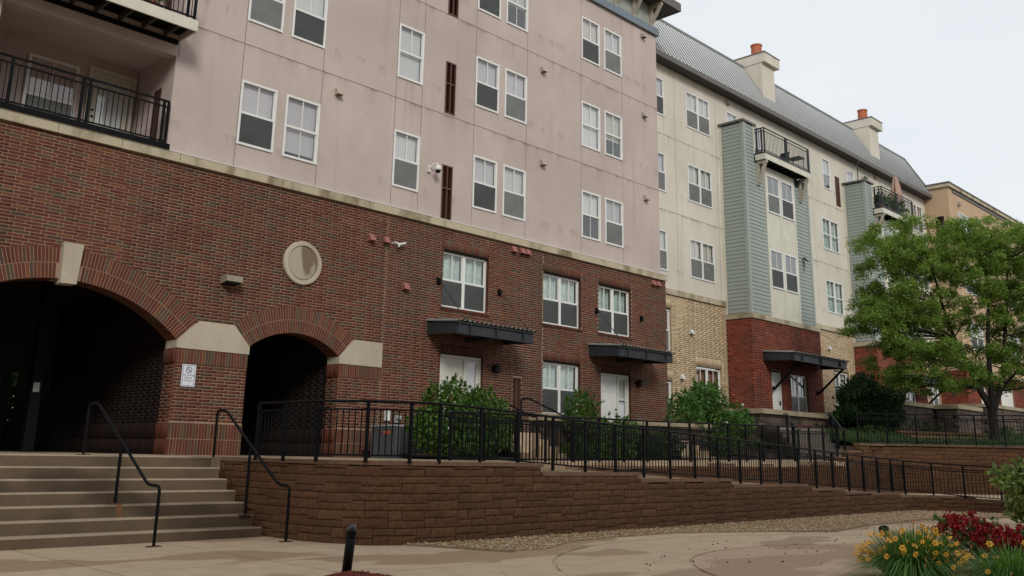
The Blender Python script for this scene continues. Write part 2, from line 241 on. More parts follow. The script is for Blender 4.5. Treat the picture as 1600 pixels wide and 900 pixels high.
# ------------------------------------------------------------------ builders
class MB:
    def __init__(s): s.v = []; s.f = []; s.sm = False
    def add(s, vs, fs):
        o = len(s.v); s.v += [tuple(map(float, p)) for p in vs]; s.f += [tuple(o+i for i in q) for q in fs]; return s
    def quad(s, a, b, c, d): return s.add([a, b, c, d], [(0, 1, 2, 3)])
    def box(s, x0, x1, y0, y1, z0, z1):
        return s.add([(x, y, z) for z in (z0, z1) for y in (y0, y1) for x in (x0, x1)], [(0, 2, 3, 1), (4, 5, 7, 6), (0, 1, 5, 4), (1, 3, 7, 5), (3, 2, 6, 7), (2, 0, 4, 6)])
    def obox(s, c, u, w, h):          # oriented box: centre c, half-vectors u, w, h
        c, u, w, h = map(np.asarray, (c, u, w, h))
        P = [c+a*u+b*w+d*h for d in (-1, 1) for b in (-1, 1) for a in (-1, 1)]
        return s.add(P, [(0, 2, 3, 1), (4, 5, 7, 6), (0, 1, 5, 4), (1, 3, 7, 5), (3, 2, 6, 7), (2, 0, 4, 6)])
    def bar(s, a, b, w, h=None, up=(0, 0, 1)):   # square bar from a to b
        a, b = np.asarray(a, float), np.asarray(b, float); d = b-a; ln = np.linalg.norm(d); d = d/ln
        h = h or w; upv = np.asarray(up, float)
        if abs(d@upv) > .98: upv = np.array([0, 1., 0])
        u = np.cross(upv, d); u /= np.linalg.norm(u); t = np.cross(d, u)
        return s.obox((a+b)/2, d*ln/2, u*w/2, t*h/2)
    def tube(s, pts, r, n=8, caps=True):
        pts = [np.asarray(p, float) for p in pts]; rs = r if hasattr(r, '__len__') else [r]*len(pts)
        o = len(s.v); prev = None
        for i, p in enumerate(pts):
            d = pts[min(i+1, len(pts)-1)]-pts[max(i-1, 0)]; d = d/(np.linalg.norm(d)+1e-9)
            if prev is None:
                a = np.array([0, 0, 1.]) if abs(d[2]) < .9 else np.array([1., 0, 0]); u = np.cross(d, a)
            else: u = prev-d*(prev@d)
            u /= np.linalg.norm(u)+1e-9; prev = u; w = np.cross(d, u)
            for k in range(n):
                t = 2*math.pi*k/n; s.v.append(tuple(p+rs[i]*(math.cos(t)*u+math.sin(t)*w)))
        for i in range(len(pts)-1):
            for k in range(n):
                a = o+i*n+k; b = o+i*n+(k+1) % n; s.f.append((a, b, b+n, a+n))
        if caps:
            s.f.append(tuple(o+k for k in range(n))[::-1]); e = o+(len(pts)-1)*n; s.f.append(tuple(e+k for k in range(n)))
        return s
    def prism(s, poly, y0, y1):       # polygon in x,z extruded along y
        n = len(poly); P = [(x, y0, z) for x, z in poly]+[(x, y1, z) for x, z in poly]
        return s.add(P, [tuple(range(n)), tuple(range(2*n-1, n-1, -1))]+[(i, i+n, (i+1) % n+n, (i+1) % n) for i in range(n)])
    def slab(s, poly, z0, z1):        # polygon in x,y extruded along z
        n = len(poly); P = [(x, y, z0) for x, y in poly]+[(x, y, z1) for x, y in poly]
        return s.add(P, [tuple(range(n))[::-1], tuple(range(n, 2*n))]+[(i, (i+1) % n, (i+1) % n+n, i+n) for i in range(n)])
    def lathe(s, c, prof, n=12, ax=(0, 0, 1)):   # profile (r, h) around axis
        ax = np.asarray(ax, float); ax /= np.linalg.norm(ax); a = np.array([1., 0, 0]) if abs(ax[0]) < .9 else np.array([0, 1., 0])
        u = np.cross(ax, a); u /= np.linalg.norm(u); w = np.cross(ax, u); c = np.asarray(c, float); o = len(s.v)
        for r, h in prof:
            for k in range(n): t = 2*math.pi*k/n; s.v.append(tuple(c+ax*h+r*(math.cos(t)*u+math.sin(t)*w)))
        for i in range(len(prof)-1):
            for k in range(n): q = o+i*n+k; p = o+i*n+(k+1) % n; s.f.append((q, p, p+n, q+n))
        s.f.append(tuple(o+k for k in range(n))[::-1]); e = o+(len(prof)-1)*n; s.f.append(tuple(e+k for k in range(n))); return s
    def mesh(s, name, mat, off=(0, 0, 0)):
        me = bpy.data.meshes.new(name); ox, oy, oz = off
        me.from_pydata([(x-ox, y-oy, z-oz) for x, y, z in s.v], [], s.f)
        for m in (mat if isinstance(mat, list) else [mat]): me.materials.append(m)
        if s.sm: me.polygons.foreach_set('use_smooth', [True]*len(me.polygons))
        me.update(); return me
WL = {}
def wl(o): return WL.get(o.name, (0., 0., 0.)) if o else (0., 0., 0.)
def put(name, me, parent=None, loc=None):
    o = bpy.data.objects.new(name, me); COL.objects.link(o)
    if parent: o.parent = parent
    p = wl(parent); l = loc if loc is not None else p
    o.location = tuple(a-b for a, b in zip(l, p)); WL[o.name] = tuple(l); return o
def part(name, mb, mat, parent=None, label=None, kind=None):
    o = put(name, mb.mesh(name, mat, wl(parent)), parent)
    if label: o['label'] = label
    if kind: o['kind'] = kind
    return o
def thing(name, label, cat, loc=(0, 0, 0), group=None):
    o = bpy.data.objects.new(name, None); COL.objects.link(o); o.location = loc; WL[o.name] = tuple(map(float, loc)); o.empty_display_size = .3
    return tag(o, label, cat, group)
def tag(o, label, cat, group=None):
    o['label'] = label; o['category'] = cat
    if group: o['group'] = group
    return o
def struct(name, mb, mat, kind='structure'): return part(name, mb, mat, None, None, kind)
def fast(name, V, F, mat, parent=None, smooth=False, kind=None, label=None):
    V = np.asarray(V, np.float32)-np.asarray(wl(parent), np.float32); F = np.asarray(F, np.int32); k = F.shape[1]
    me = bpy.data.meshes.new(name); me.vertices.add(len(V)); me.vertices.foreach_set('co', V.ravel())
    me.loops.add(F.size); me.loops.foreach_set('vertex_index', F.ravel()); me.polygons.add(len(F))
    me.polygons.foreach_set('loop_start', np.arange(0, F.size, k, dtype=np.int32)); me.polygons.foreach_set('loop_total', np.full(len(F), k, np.int32))
    if smooth: me.polygons.foreach_set('use_smooth', np.ones(len(F), bool))
    me.materials.append(mat); me.update(calc_edges=True); me.validate()
    o = put(name, me, parent)
    if kind: o['kind'] = kind
    if label: o['label'] = label
    return o
# ---- masonry units: axis frame origin O, along U, outward Nn
BOXF = np.array([(0, 1, 3, 2), (0, 4, 5, 1), (1, 5, 7, 3), (3, 7, 6, 2), (2, 6, 4, 0)])
def unit_boxes(cells, O, U, Nn, d=.03, jit=.002):
    """cells: (u0,u1,z0,z1[,proud]); five-sided boxes proud of the plane along Nn"""
    O, U, Nn = map(lambda a: np.asarray(a, float), (O, U, Nn)); C = np.array([c[:4] for c in cells], float); n = len(C)
    pr = np.array([c[4] if len(c) > 4 else 0. for c in cells])+rng.uniform(-jit, jit, n)
    V = np.zeros((n, 8, 3)); k = 0
    for dep in (0, 1):
        for zi in (2, 3):
            for ui in (0, 1):
                V[:, k] = O+C[:, ui, None]*U+(pr-dep*(d+pr))[:, None]*Nn+np.stack([np.zeros(n), np.zeros(n), C[:, zi]], 1); k += 1
    # order: front (z0:u0,u1),(z1:u0,u1), back same
    F = (BOXF[None]+8*np.arange(n)[:, None, None]).reshape(-1, 4)
    return V.reshape(-1, 3), F
def courses(u0, u1, z0, z1, bl, bh, j, block, bond=(0, 1/3)):
    """running bond cells clipped against block(za,zb)->list of blocked (ua,ub)"""
    out = []; z = z0; r = 0
    while z < z1-.01:
        za, zb = z, min(z+bh-j, z1); blk = sorted(block(za, zb)); free = []; a = u0
        for p, q in blk:
            if p > a: free.append((a, min(p, u1)))
            a = max(a, q)
        if a < u1: free.append((a, u1))
        sh = bond[r % len(bond)]*bl
        for fa, fb in free:
            k = math.floor((fa-sh)/bl); u = sh+k*bl
            while u < fb:
                p, q = max(u, fa), min(u+bl-j, fb)
                if q-p > .03: out.append((p, q, za, zb, q-p > bl-j-.004))
                u += bl
        z += bh; r += 1
    return out
def lay(parent, cells, O, U, Nn, mat, single_max=0, name='brick', d=.03, stuff_name='brickwork'):
    """300 largest in view as single pieces sharing one mesh, the rest one joined part"""
    cells = list(cells); O, U, Nn = map(lambda a: np.asarray(a, float), (O, U, Nn)); single = []
    if single_max:
        cand = []
        for i, c in enumerate(cells):
            if not c[4]: continue
            P = np.array([O+c[a]*U+np.array([0, 0, c[b]]) for a in (0, 1) for b in (2, 3)]); x, y, z = proj(P)
            if (z > 0).all() and x.min() > 0 and x.max() < 1600 and y.min() > 0 and y.max() < 900: cand.append(((x.max()-x.min())*(y.max()-y.min()), i))
        cand.sort(reverse=True); single = [i for _, i in cand[:single_max]]
    ss = set(single); rest = [c[:4] for i, c in enumerate(cells) if i not in ss]
    if rest:
        V, F = unit_boxes(rest, O, U, Nn, d); fast(stuff_name, V, F, mat, parent, kind='stuff')
    if single:
        c = cells[single[0]]; w, h = c[1]-c[0], c[3]-c[2]
        V, F = unit_boxes([(0, w, 0, h)], (0, 0, 0), U, Nn, d, 0); me = bpy.data.meshes.new(name); me.from_pydata([tuple(p) for p in V], [], [tuple(map(int, f)) for f in F]); me.materials.append(mat)
        for i in single: c = cells[i]; put(name, me, parent, tuple(O+c[0]*U+np.array([0, 0, c[2]])+Nn*random.uniform(-.002, .002)))
def holed(mb, x0, x1, z0, z1, y, rects=(), arches=(), seg=20):
    """flat wall in the plane y facing -y with rectangular and arched holes. arches: (cx, cz, R, zbase)"""
    xs = {x0, x1}
    for r in rects: xs |= {r[0], r[1]}
    for cx, cz, R, zb, hs in arches: xs |= {cx-hs+2*hs*i/seg for i in range(seg+1)}
    xs = sorted(x for x in xs if x0-1e-6 <= x <= x1+1e-6)
    for xa, xb in zip(xs, xs[1:]):
        if xb-xa < 1e-5: continue
        m = (xa+xb)/2; bl = []
        for r in rects:
            if r[0] < m < r[1]: bl.append((r[2], r[2], r[3], r[3]))
        for cx, cz, R, zb, hs in arches:
            if abs(m-cx) < hs: f = lambda x: cz+math.sqrt(max(R*R-(x-cx)**2, 0)); bl.append((zb, zb, f(xa), f(xb)))
        bl.sort(); a0 = a1 = z0
        for p0, p1, q0, q1 in bl:
            if p0 > a0+1e-5: mb.quad((xa, y, a0), (xb, y, a1), (xb, y, p1), (xa, y, p0))
            a0, a1 = max(a0, q0), max(a1, q1)
        if a0 < z1-1e-5: mb.quad((xa, y, a0), (xb, y, a1), (xb, y, z1), (xa, y, z1))
    return mb
def reveal(mb, r, y0, y1):
    a, b, c, d = r
    mb.quad((a, y0, c), (a, y1, c), (a, y1, d), (a, y0, d)); mb.quad((b, y0, c), (b, y0, d), (b, y1, d), (b, y1, c))
    mb.quad((a, y0, d), (a, y1, d), (b, y1, d), (b, y0, d)); mb.quad((a, y0, c), (b, y0, c), (b, y1, c), (a, y1, c))
# ---- windows
WM = {}
def wmesh(key, fn, mat):
    if key not in WM: mb = MB(); fn(mb); WM[key] = mb.mesh(key[0], mat)
    return WM[key]
def window(parent, x0, x1, z0, z1, y, double=False, lower='screen', blind=1.0, curtain=None, muntin_low=True, fr=.055, label=None, name='window', tint=False, bm_=None):
    """sash window facing -y; frame front at y. blind: fraction of the height covered from the top"""
    if lower == 'screen' and not curtain and bm_ is None: lower = random.choice(('screen', 'screen', 'darkscreen', 'none'))
    if blind and not curtain and bm_ is None: blind = random.choice((1, 1, 1, .92, .8, .62, .52, .5))
    w, h = round(x1-x0, 3), round(z1-z0, 3); key = (w, h, double, muntin_low, fr)
    units = [(0, w)] if not double else [(0, w/2+.03), (w/2-.03, w)]
    def frame(mb):
        mb.box(0, fr, 0, .07, 0, h); mb.box(w-fr, w, 0, .07, 0, h); mb.box(fr, w-fr, .001, .07, h-fr, h); mb.box(fr, w-fr, -.012, .07, 0, fr)
        if double: mb.box(w/2-.05, w/2+.05, .004, .07, fr, h-fr)
        for a, b in units:
            a2 = a+fr if a == 0 else a+.08; b2 = b-fr if b == w else b-.08; m = (a2+b2)/2
            mb.box(a2, b2, .012, .06, h/2-.028, h/2+.028)
            mb.box(m-.011, m+.011, .02, .045, h/2+.028, h-fr)
            if muntin_low: mb.box(m-.008, m+.008, .036, .05, fr, h/2-.028)
            for e in (a2, b2-.018): mb.box(e, e+.018, .03, .06, fr, h-fr)
    o = put(name, wmesh(('window_frame',)+key, frame, M['white']), parent, (x0, y, z0))
    if label: o['label'] = label
    loc = wl(o); B = loc
    g = M['tglass'] if tint else M['glass']
    for a, b in units:
        a2 = a+fr if a == 0 else a+.08; b2 = b-fr if b == w else b-.08; pw = round(b2-a2, 3); ph = round(h/2-fr, 3)
        up = wmesh(('pane', pw, ph, tint), lambda mb: mb.box(0, pw, 0, .006, 0, ph), g)
        put('pane', up, o, (x0+a2, y+.032, z0+h/2)); put('pane', up, o, (x0+a2, y+.042, z0+fr))
        if lower in ('screen', 'darkscreen'): put('screen', wmesh(('screen', pw, ph, lower), lambda mb: mb.box(0, pw, 0, .004, 0, ph), M[lower]), o, (x0+a2, y+.022, z0+fr))
        if curtain:
            def cur(mb):
                n = 18
                for i in range(n):
                    a_, b_ = pw*i/n, pw*(i+1)/n; ya, yb = .03*math.sin(i*1.3), .03*math.sin((i+1)*1.3); mb.quad((a_, ya, 0), (b_, yb, 0), (b_, yb, h-2*fr), (a_, ya, h-2*fr))
            put('curtain', wmesh(('curtain', pw, h, curtain), cur, M[curtain]), o, (x0+a2, y+.17, z0+fr))
        elif blind > 0:
            bh = round((h-2*fr)*blind, 3); bk_ = bm_ or random.choice(('blind', 'blind', 'blind2', 'blind2', 'blind3')); put('blind', wmesh(('blind', pw, bh, bk_), lambda mb: mb.box(0, pw, 0, .01, 0, bh), M[bk_]), o, (x0+a2, y+.12, z0+h-fr-bh))
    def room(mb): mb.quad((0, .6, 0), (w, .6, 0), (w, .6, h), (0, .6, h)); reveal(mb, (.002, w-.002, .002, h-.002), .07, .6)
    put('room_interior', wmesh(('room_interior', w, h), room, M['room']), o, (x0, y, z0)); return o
def leaves(C, size, aspect=1.8, flat=0., jit=.35):
    """diamond leaves at centres C; flat 0..1 pulls the leaf planes towards horizontal"""
    C = np.asarray(C, float); n = len(C); u = rng.normal(size=(n, 3)); u[:, 2] *= (1-flat); u /= np.linalg.norm(u, axis=1)[:, None]+1e-9
    v = rng.normal(size=(n, 3)); v[:, 2] *= (1-flat); v -= (v*u).sum(1)[:, None]*u; v /= np.linalg.norm(v, axis=1)[:, None]+1e-9
    s = size*(1+rng.uniform(-jit, jit, n))[:, None]; nn = np.cross(u, v)*s*.25
    V = np.stack([C-u*s, C+v*s/aspect+nn, C+u*s, C-v*s/aspect+nn], 1).reshape(-1, 3)
    F = np.array([[0, 1, 2, 3]])+4*np.arange(n)[:, None]; return V, F
# ================================================================== brown brick and pink stucco building
B1 = thing('apartment_building', 'tall apartment building with brown brick arched base and pink stucco upper floors', 'building', (15, 0, 1.1))
XE = 26.72                                   # right-hand corner of the brick base
A_BIG = (6.79, .98, 3.41, 2.34); A_SM = (12.02, 1.97, 1.92, 1.21)
RW = [(16.43, 18.14, 5.07, 6.64), (20.43, 22.17, 5.07, 6.64), (23.04, 24.74, 5.07, 6.64), (20.45, 22.15, 2.43, 3.99), (16.45, 18.01, 1.72, 3.86), (23.14, 24.66, 1.72, 3.86)]
LOUV = (19.19, 19.54, 1.95, 3.39)
BH, BL, BJ = .0677, .295, .0125
holes = RW+[LOUV]
mb = holed(MB(), 2.4, XE, .6, 7.22, .0035, holes, [A_BIG[:3]+(.6, A_BIG[3]), A_SM[:3]+(.6, A_SM[3])], 28)
for r in holes: rvm = MB(); reveal(rvm, r, .0035, .32); part('opening_reveal', rvm, M['revealb'], B1)
for cx, cz, R, hs in (A_BIG, A_SM):
    pts = [(cx-hs, .6)]+[(cx-hs+2*hs*i/28, cz+math.sqrt(R*R-(-hs+2*hs*i/28)**2)) for i in range(29)]+[(cx+hs, .6)]
    for (xa, za), (xb, zb) in zip(pts, pts[1:]): mb.quad((xa, .0035, za), (xb, .0035, zb), (xb, .46, zb), (xa, .46, za))
mb.quad((XE, .01, .6), (XE, 1.6, .6), (XE, 1.6, 7.22), (XE, .01, 7.22))
part('mortar_wall', mb, M['mortar'], B1)
gz = lambda z: 1.135+BH*math.floor((z-1.135)/BH+1e-6)
LINT = [(a-.02, b+.03, d+.002, gz(d+.31)-BJ) for a, b, c, d in RW]
SILL = [(a-.03, b+.05, gz(c-.075), c-.004) for a, b, c, d in RW[:4]]
excl = holes+LINT+SILL+[(9.13, 10.81, 2.98, 3.29), (13.23, 14.49, 2.98, 3.29), (2.7, 4.45, 2.98, 3.29), (2.4, 10.81, .6, 1.79), (13.23, 14.49, .6, 1.79), (13.64, 14.49, 3.29, 3.89), (9.59, 10.4, 3.29, 3.89)]
def blocked(za, zb):
    out = []
    for a, b, c, d in excl:
        if zb > c+.004 and za < d-.004: out.append((a, b))
    zm = (za+zb)/2
    for cx, cz, R, hs in (A_BIG, A_SM):
        Ro = R+.55
        if zm < cz+R*math.cos(math.asin(hs/R)): h = hs
        else: h = math.sqrt(max(Ro*Ro-(zm-cz)**2, 0)) if zm < cz+Ro else 0
        if 3.29 < zm < 3.9: h = max(h, hs)
        if h: out.append((cx-h, cx+h))
    for s, e in ((14.49, 14.5), (20.40, 20.41)):
        if zb < 7.2: out.append((s, e+.006))
    zo = zm-5.53
    if abs(zo) < .47: q = math.sqrt(.47**2-zo*zo); out.append((12.02-q, 12.02+q))
    return out
lay(B1, courses(2.4, XE, 1.135, 7.20, BL, BH, BJ, blocked), (0, 0, 0), (1, 0, 0), (0, -1, 0), M['brick'], 300)
# soldier courses: lintels, bands on the piers, wainscot
cells = []
for a, b, c, d in LINT:
    n = round((b-a)/BH)
    for i in range(n): cells.append((a+(b-a)*i/n, a+(b-a)*(i+1)/n-BJ, c, d, .004))
for a, b, c, d in SILL:
    n = round((b-a)/.085)
    for i in range(n): cells.append((a+(b-a)*i/n, a+(b-a)*(i+1)/n-BJ, c, d, .03))
bands = []; bk = MB()
for a, b, pr in ((9.13, 10.81, .035), (13.23, 14.49, .035), (2.7, 4.45, .035)):
    n = round((b-a)/BH)
    bk.box(a+.004, b-.012, -(pr-.006), .002, 2.99, 3.275); bk.box(a+.004, b-.012, -(pr+.006), .002, 1.13, 1.765)
    for i in range(n):
        bands.append((a+(b-a)*i/n, a+(b-a)*(i+1)/n-BJ, 2.985, 3.28, pr))
        for z0, z1 in ((1.13, 1.445), (1.457, 1.77)): bands.append((a+(b-a)*i/n, a+(b-a)*(i+1)/n-BJ, z0, z1, pr+.012))
V, F = unit_boxes(cells, (0, 0, 0), (1, 0, 0), (0, -1, 0)); fast('soldier_course', V, F, M['brick'], B1, kind='stuff')
def brick_single(name, w, h, proud, d=.06):
    V, F = unit_boxes([(0, w, 0, h, proud)], (0, 0, 0), (1, 0, 0), (0, -1, 0), d, 0); me = bpy.data.meshes.new(name); me.from_pydata([tuple(p) for p in V], [], [tuple(map(int, f)) for f in F]); me.materials.append(M['brick']); return me
part('band_mortar', bk, M['mortar'], B1)
bm1 = brick_single('soldier_brick', BH-BJ, .295, .035); bm2 = brick_single('plinth_brick', BH-BJ, .313, .047)
for a, b, z0, z1, p in bands: put('soldier_brick' if z0 > 2 else 'plinth_brick', bm1 if z0 > 2 else bm2, B1, (a, random.uniform(-.003, .003), z0))
# bricks on the returns inside the arches
for x, s, y1, nm in ((9.13, -1, .45, 0), (13.23, -1, .45, 0)):
    lay(B1, courses(0, y1, 1.79, 3.0, BL, BH, BJ, lambda a, b: []), (x-.005, 0, 0), (0, 1, 0), (s, 0, 0), M['brick'], 0, stuff_name='return_brickwork')
cells = [(BH*i, BH*(i+1)-BJ, z0, z1, .03) for i in range(7) for z0, z1 in ((2.985, 3.28), (1.13, 1.445), (1.457, 1.77))]
for x in (9.13, 13.23):
    V, F = unit_boxes(cells, (x, 0, 0), (0, 1, 0), (-1, 0, 0)); fast('return_soldier_course', V, F, M['brick'], B1, kind='stuff')
# arch rings
for cx, cz, R, hs in (A_BIG, A_SM):
    th = math.asin(hs/R); am = MB()
    for i in range(40):
        p, q = [(cx+r*math.sin(-th+2*th*k/40), cz+r*math.cos(-th+2*th*k/40)) for k in (i, i+1) for r in (R+.004, R+.60)][0:2], [(cx+r*math.sin(-th+2*th*(i+1)/40), cz+r*math.cos(-th+2*th*(i+1)/40)) for r in (R+.004, R+.60)]; am.quad((p[0][0], -.006, p[0][1]), (q[0][0], -.006, q[0][1]), (q[1][0], -.006, q[1][1]), (p[1][0], -.006, p[1][1]))
    part('arch_mortar', am, M['mortar'], B1)
    for r0, r1, yd in ((R-.006, R+.293, .445), (R+.305, R+.61, .08)):
        rm = (r0+r1)/2; n = int(round(2*th*rm/BH)); da = 2*th/n; m_ = MB(); wi, wo = (r0*da-BJ)/2, (r1*da-BJ)/2
        m_.prism([(-wi, r0), (wi, r0), (wo, r1), (-wo, r1)], -.011, yd); me = m_.mesh('arch_brick', M['brick'])
        for i in range(n):
            a = -th+da*(i+.5); x = cx+rm*math.sin(a)
            if cx == A_BIG[0] and abs(x-6.79) < .22: continue
            o = put('arch_brick', me, B1, (cx, random.uniform(-.001, .001), cz)); o.rotation_euler = (0, a, 0)
part('keystone', MB().prism([(6.60, 5.09), (6.63, 4.29), (6.93, 4.30), (6.98, 5.09)], -.11, .2), M['precast'], B1)
for pl in ([(9.122, 3.46), (9.59, 3.89), (10.40, 3.89), (10.818, 3.46), (10.818, 3.292), (9.122, 3.292)], [(13.222, 3.46), (13.64, 3.89), (14.49, 3.89), (14.49, 3.292), (13.222, 3.292)], [(4.458, 3.46), (4.0, 3.89), (2.7, 3.89), (2.7, 3.292), (4.458, 3.292)]):
    part('springer_stone', MB().prism(pl, -.045, .45), M['precast'], B1)
m_ = MB(); m_.lathe((12.02, 0, 5.53), [(.52, 0), (.52, .05), (.50, .075), (.42, .075), (.40, .03)], 40, (0, -1, 0)); md = part('medallion', m_, M['precast'], B1)
m_ = MB(); m_.lathe((12.02, 0, 5.53), [(.398, 0), (.398, .045), (.37, .062)], 40, (0, -1, 0)); part('medallion_disc', m_, stone_mat('stained_disc', (.38, .33, .25), (.14, .10, .055), amt=.9, thr=(.5, .56)), md)
# belt course stones
x = 2.4; i = 0
while x < XE:
    w = min(1.27, XE+.03-x); b = part('belt_stone', MB().box(x+.006, x+w-.006, -.075, .15, 7.225, 7.42), M['lime'], B1); x += w
part('belt_flashing', MB().box(2.4, XE+.03, -.085, .05, 7.422, 7.437), M['white'], B1)
# stucco
SW = []
for (a, b) in ((10.05, 11.01), (11.25, 12.23), (14.55, 15.45), (17.43, 18.40), (18.64, 19.61), (22.21, 23.18), (23.41, 24.38)):
    for z0, z1 in ((8.00, 9.57), (11.05, 12.62), (14.10, 15.66)): SW.append((a, b, z0, z1))
LV = [(16.28, 16.66, 7.44, 9.0), (16.28, 16.66, 10.52, 12.07), (16.28, 16.66, 13.53, 15.1)]
BALC = [(4.9, 8.45, 7.44, 9.61), (4.9, 8.45, 10.27, 12.67)]
G = .007
gro = [(2.4, 26.47, z-G, z+G) for z in (10.46, 13.52)]+[(x-G, x+G, 7.44, 16.4) for x in (10.045, 12.235, 14.545, 15.455, 17.425, 19.615, 22.2, 24.39)]+[(8.49-G, 8.49+G, 9.61, 16.4)]
mb = holed(MB(), 2.4, 26.47, 7.437, 16.40, .02, SW+LV+BALC+gro)
for r in SW+LV: reveal(mb, r, .02, .12)
mb.quad((26.47, .02, 7.43), (26.47, 1.6, 7.43), (26.47, 1.6, 16.4), (26.47, .02, 16.4))
part('stucco_wall', mb, M['pink'], B1)
part('stucco_joint', holed(MB(), 2.4, 26.46, 7.437, 16.40, .032, SW+LV+BALC), M['joint'], B1)
for (a, b, c, d) in SW:
    k = int((a*7+c*3) % 5)
    window(B1, a+.005, b-.005, c+.005, d-.005, .0, blind=(1, .55, .52, .8, 1)[k], muntin_low=(a < 13 or a > 16))
for a, b, c, d in LV:
    f = MB(); [f.box(q, q+.03, .0, .1, c, d) for q in (a, b-.03, (a+b)/2-.015)]; [f.box(a+.03, b-.03, .002, .1, q, q+.035) for q in (c, (c+d)/2+.1, d-.035)]
    o = part('louvre_vent', f, M['louvref'], B1)
    s = MB(); z = c+.04
    while z < d-.05: s.add([(a+.03, .03, z), (b-.03, .03, z), (b-.03, .09, z+.05), (a+.03, .09, z+.05)], [(0, 1, 2, 3)]); z += .055
    s.box(a+.03, b-.03, .095, .1, c, d); part('louvre_blade', s, M['louvre'], o, kind='stuff')
a, b, c, d = LOUV
f = MB(); [f.box(q, q+.03, .02, .12, c, d) for q in (a, b-.03, (a+b)/2-.015)]; [f.box(a+.03, b-.03, .022, .12, q, q+.035) for q in (c, c+.55, d-.035)]
o = part('louvre_vent', f, M['louvref'], B1); part('louvre_blade', MB().box(a+.03, b-.03, .07, .1, c, d), M['louvre'], o)
# windows and doors in the brick
for i, (a, b, c, d) in enumerate(RW[:4]):
    window(B1, a+.005, b-.005, c+.005, d-.045, .10, double=True, blind=0, curtain='curtain', lower='darkscreen', muntin_low=False, fr=.05)
    part('steel_lintel', MB().box(a, b, .03, .2, d-.04, d-.002), M['black'], B1)
def hood(x, z, mat, w=.17, h=.17):
    part('vent_hood', MB().add([(x-w/2, .015, z-h/2), (x+w/2, .015, z-h/2), (x+w/2, .015, z+h/2), (x-w/2, .015, z+h/2), (x-w/2, -.15, z-h/2), (x+w/2, -.15, z-h/2), (x+w/2, -.05, z+h/2), (x-w/2, -.05, z+h/2)], [(4, 5, 6, 7), (7, 6, 2, 3), (0, 4, 7, 3), (5, 1, 2, 6)]).box(x-w/2+.015, x+w/2-.015, -.02, 0, z-h/2+.01, z+h/2-.02), mat, B1)
for x, z in ((12.70, 10.03), (20.30, 13.07), (20.32, 10.0), (25.63, 16.11), (25.62, 13.05), (25.64, 10.0)): hood(x, z, M['pvent'])
for x, z in ((13.97, 6.5), (14.43, 6.52), (15.14, 5.42), (19.1, 7.07), (19.45, 7.08), (19.68, 7.08), (25.95, 7.06), (26.22, 7.06)): hood(x, z, M['vent'])
for (a, b, c, d), sw in ((RW[4], 0), (RW[5], 1)):
    f = MB(); z1 = d-.04
    [f.box(q, q+.07, .08, .2, c, z1) for q in (a, b-.07, a+.93)]; f.box(a+.07, b-.07, .081, .2, z1-.07, z1)
    o = part('door_frame', f, M['door'], B1)
    lf = MB().box(a+.075, a+.925, .12, .16, c+.02, z1-.075)
    for px in (a+.16, a+.54):
        for pz0, pz1 in ((c+.15, c+.75), (c+.85, c+1.45), (c+1.53, c+1.85)): lf.box(px, px+.30, .112, .12, pz0, pz1)
    part('door_leaf', lf, M['white'] if sw else M['door'], o)
    m_ = MB(); m_.lathe((a+.86, .12, c+1.0), [(.03, 0), (.03, .05), (.015, .06)], 8, (0, -1, 0)); part('door_knob', m_, M['gmetal'], o)
    sf = MB(); [sf.box(q, q+.045, .11, .17, c+.05, z1-.08) for q in (a+1.005, b-.12)]; sf.box(a+1.05, b-.12, .112, .17, z1-.13, z1-.08); sf.box(a+1.05, b-.12, .112, .17, c+.05, c+.3)
    if sw: sf.box(a+1.05, b-.12, .115, .16, c+1.3, c+1.34)
    part('sidelight_frame', sf, M['white'], o); part('sidelight_pane', MB().box(a+1.05, b-.12, .135, .142, c+.3, z1-.13), M['glass'], o)
    part('sidelight_blind', MB().box(a+1.05, b-.12, .19, .2, c+.3, z1-.13), M['blind'], o); part('door_backing', MB().box(a, b, .25, .3, c, z1), M['room'], o)
    part('steel_lintel', MB().box(a, b, .03, .2, d-.04, d-.002), M['black'], B1)
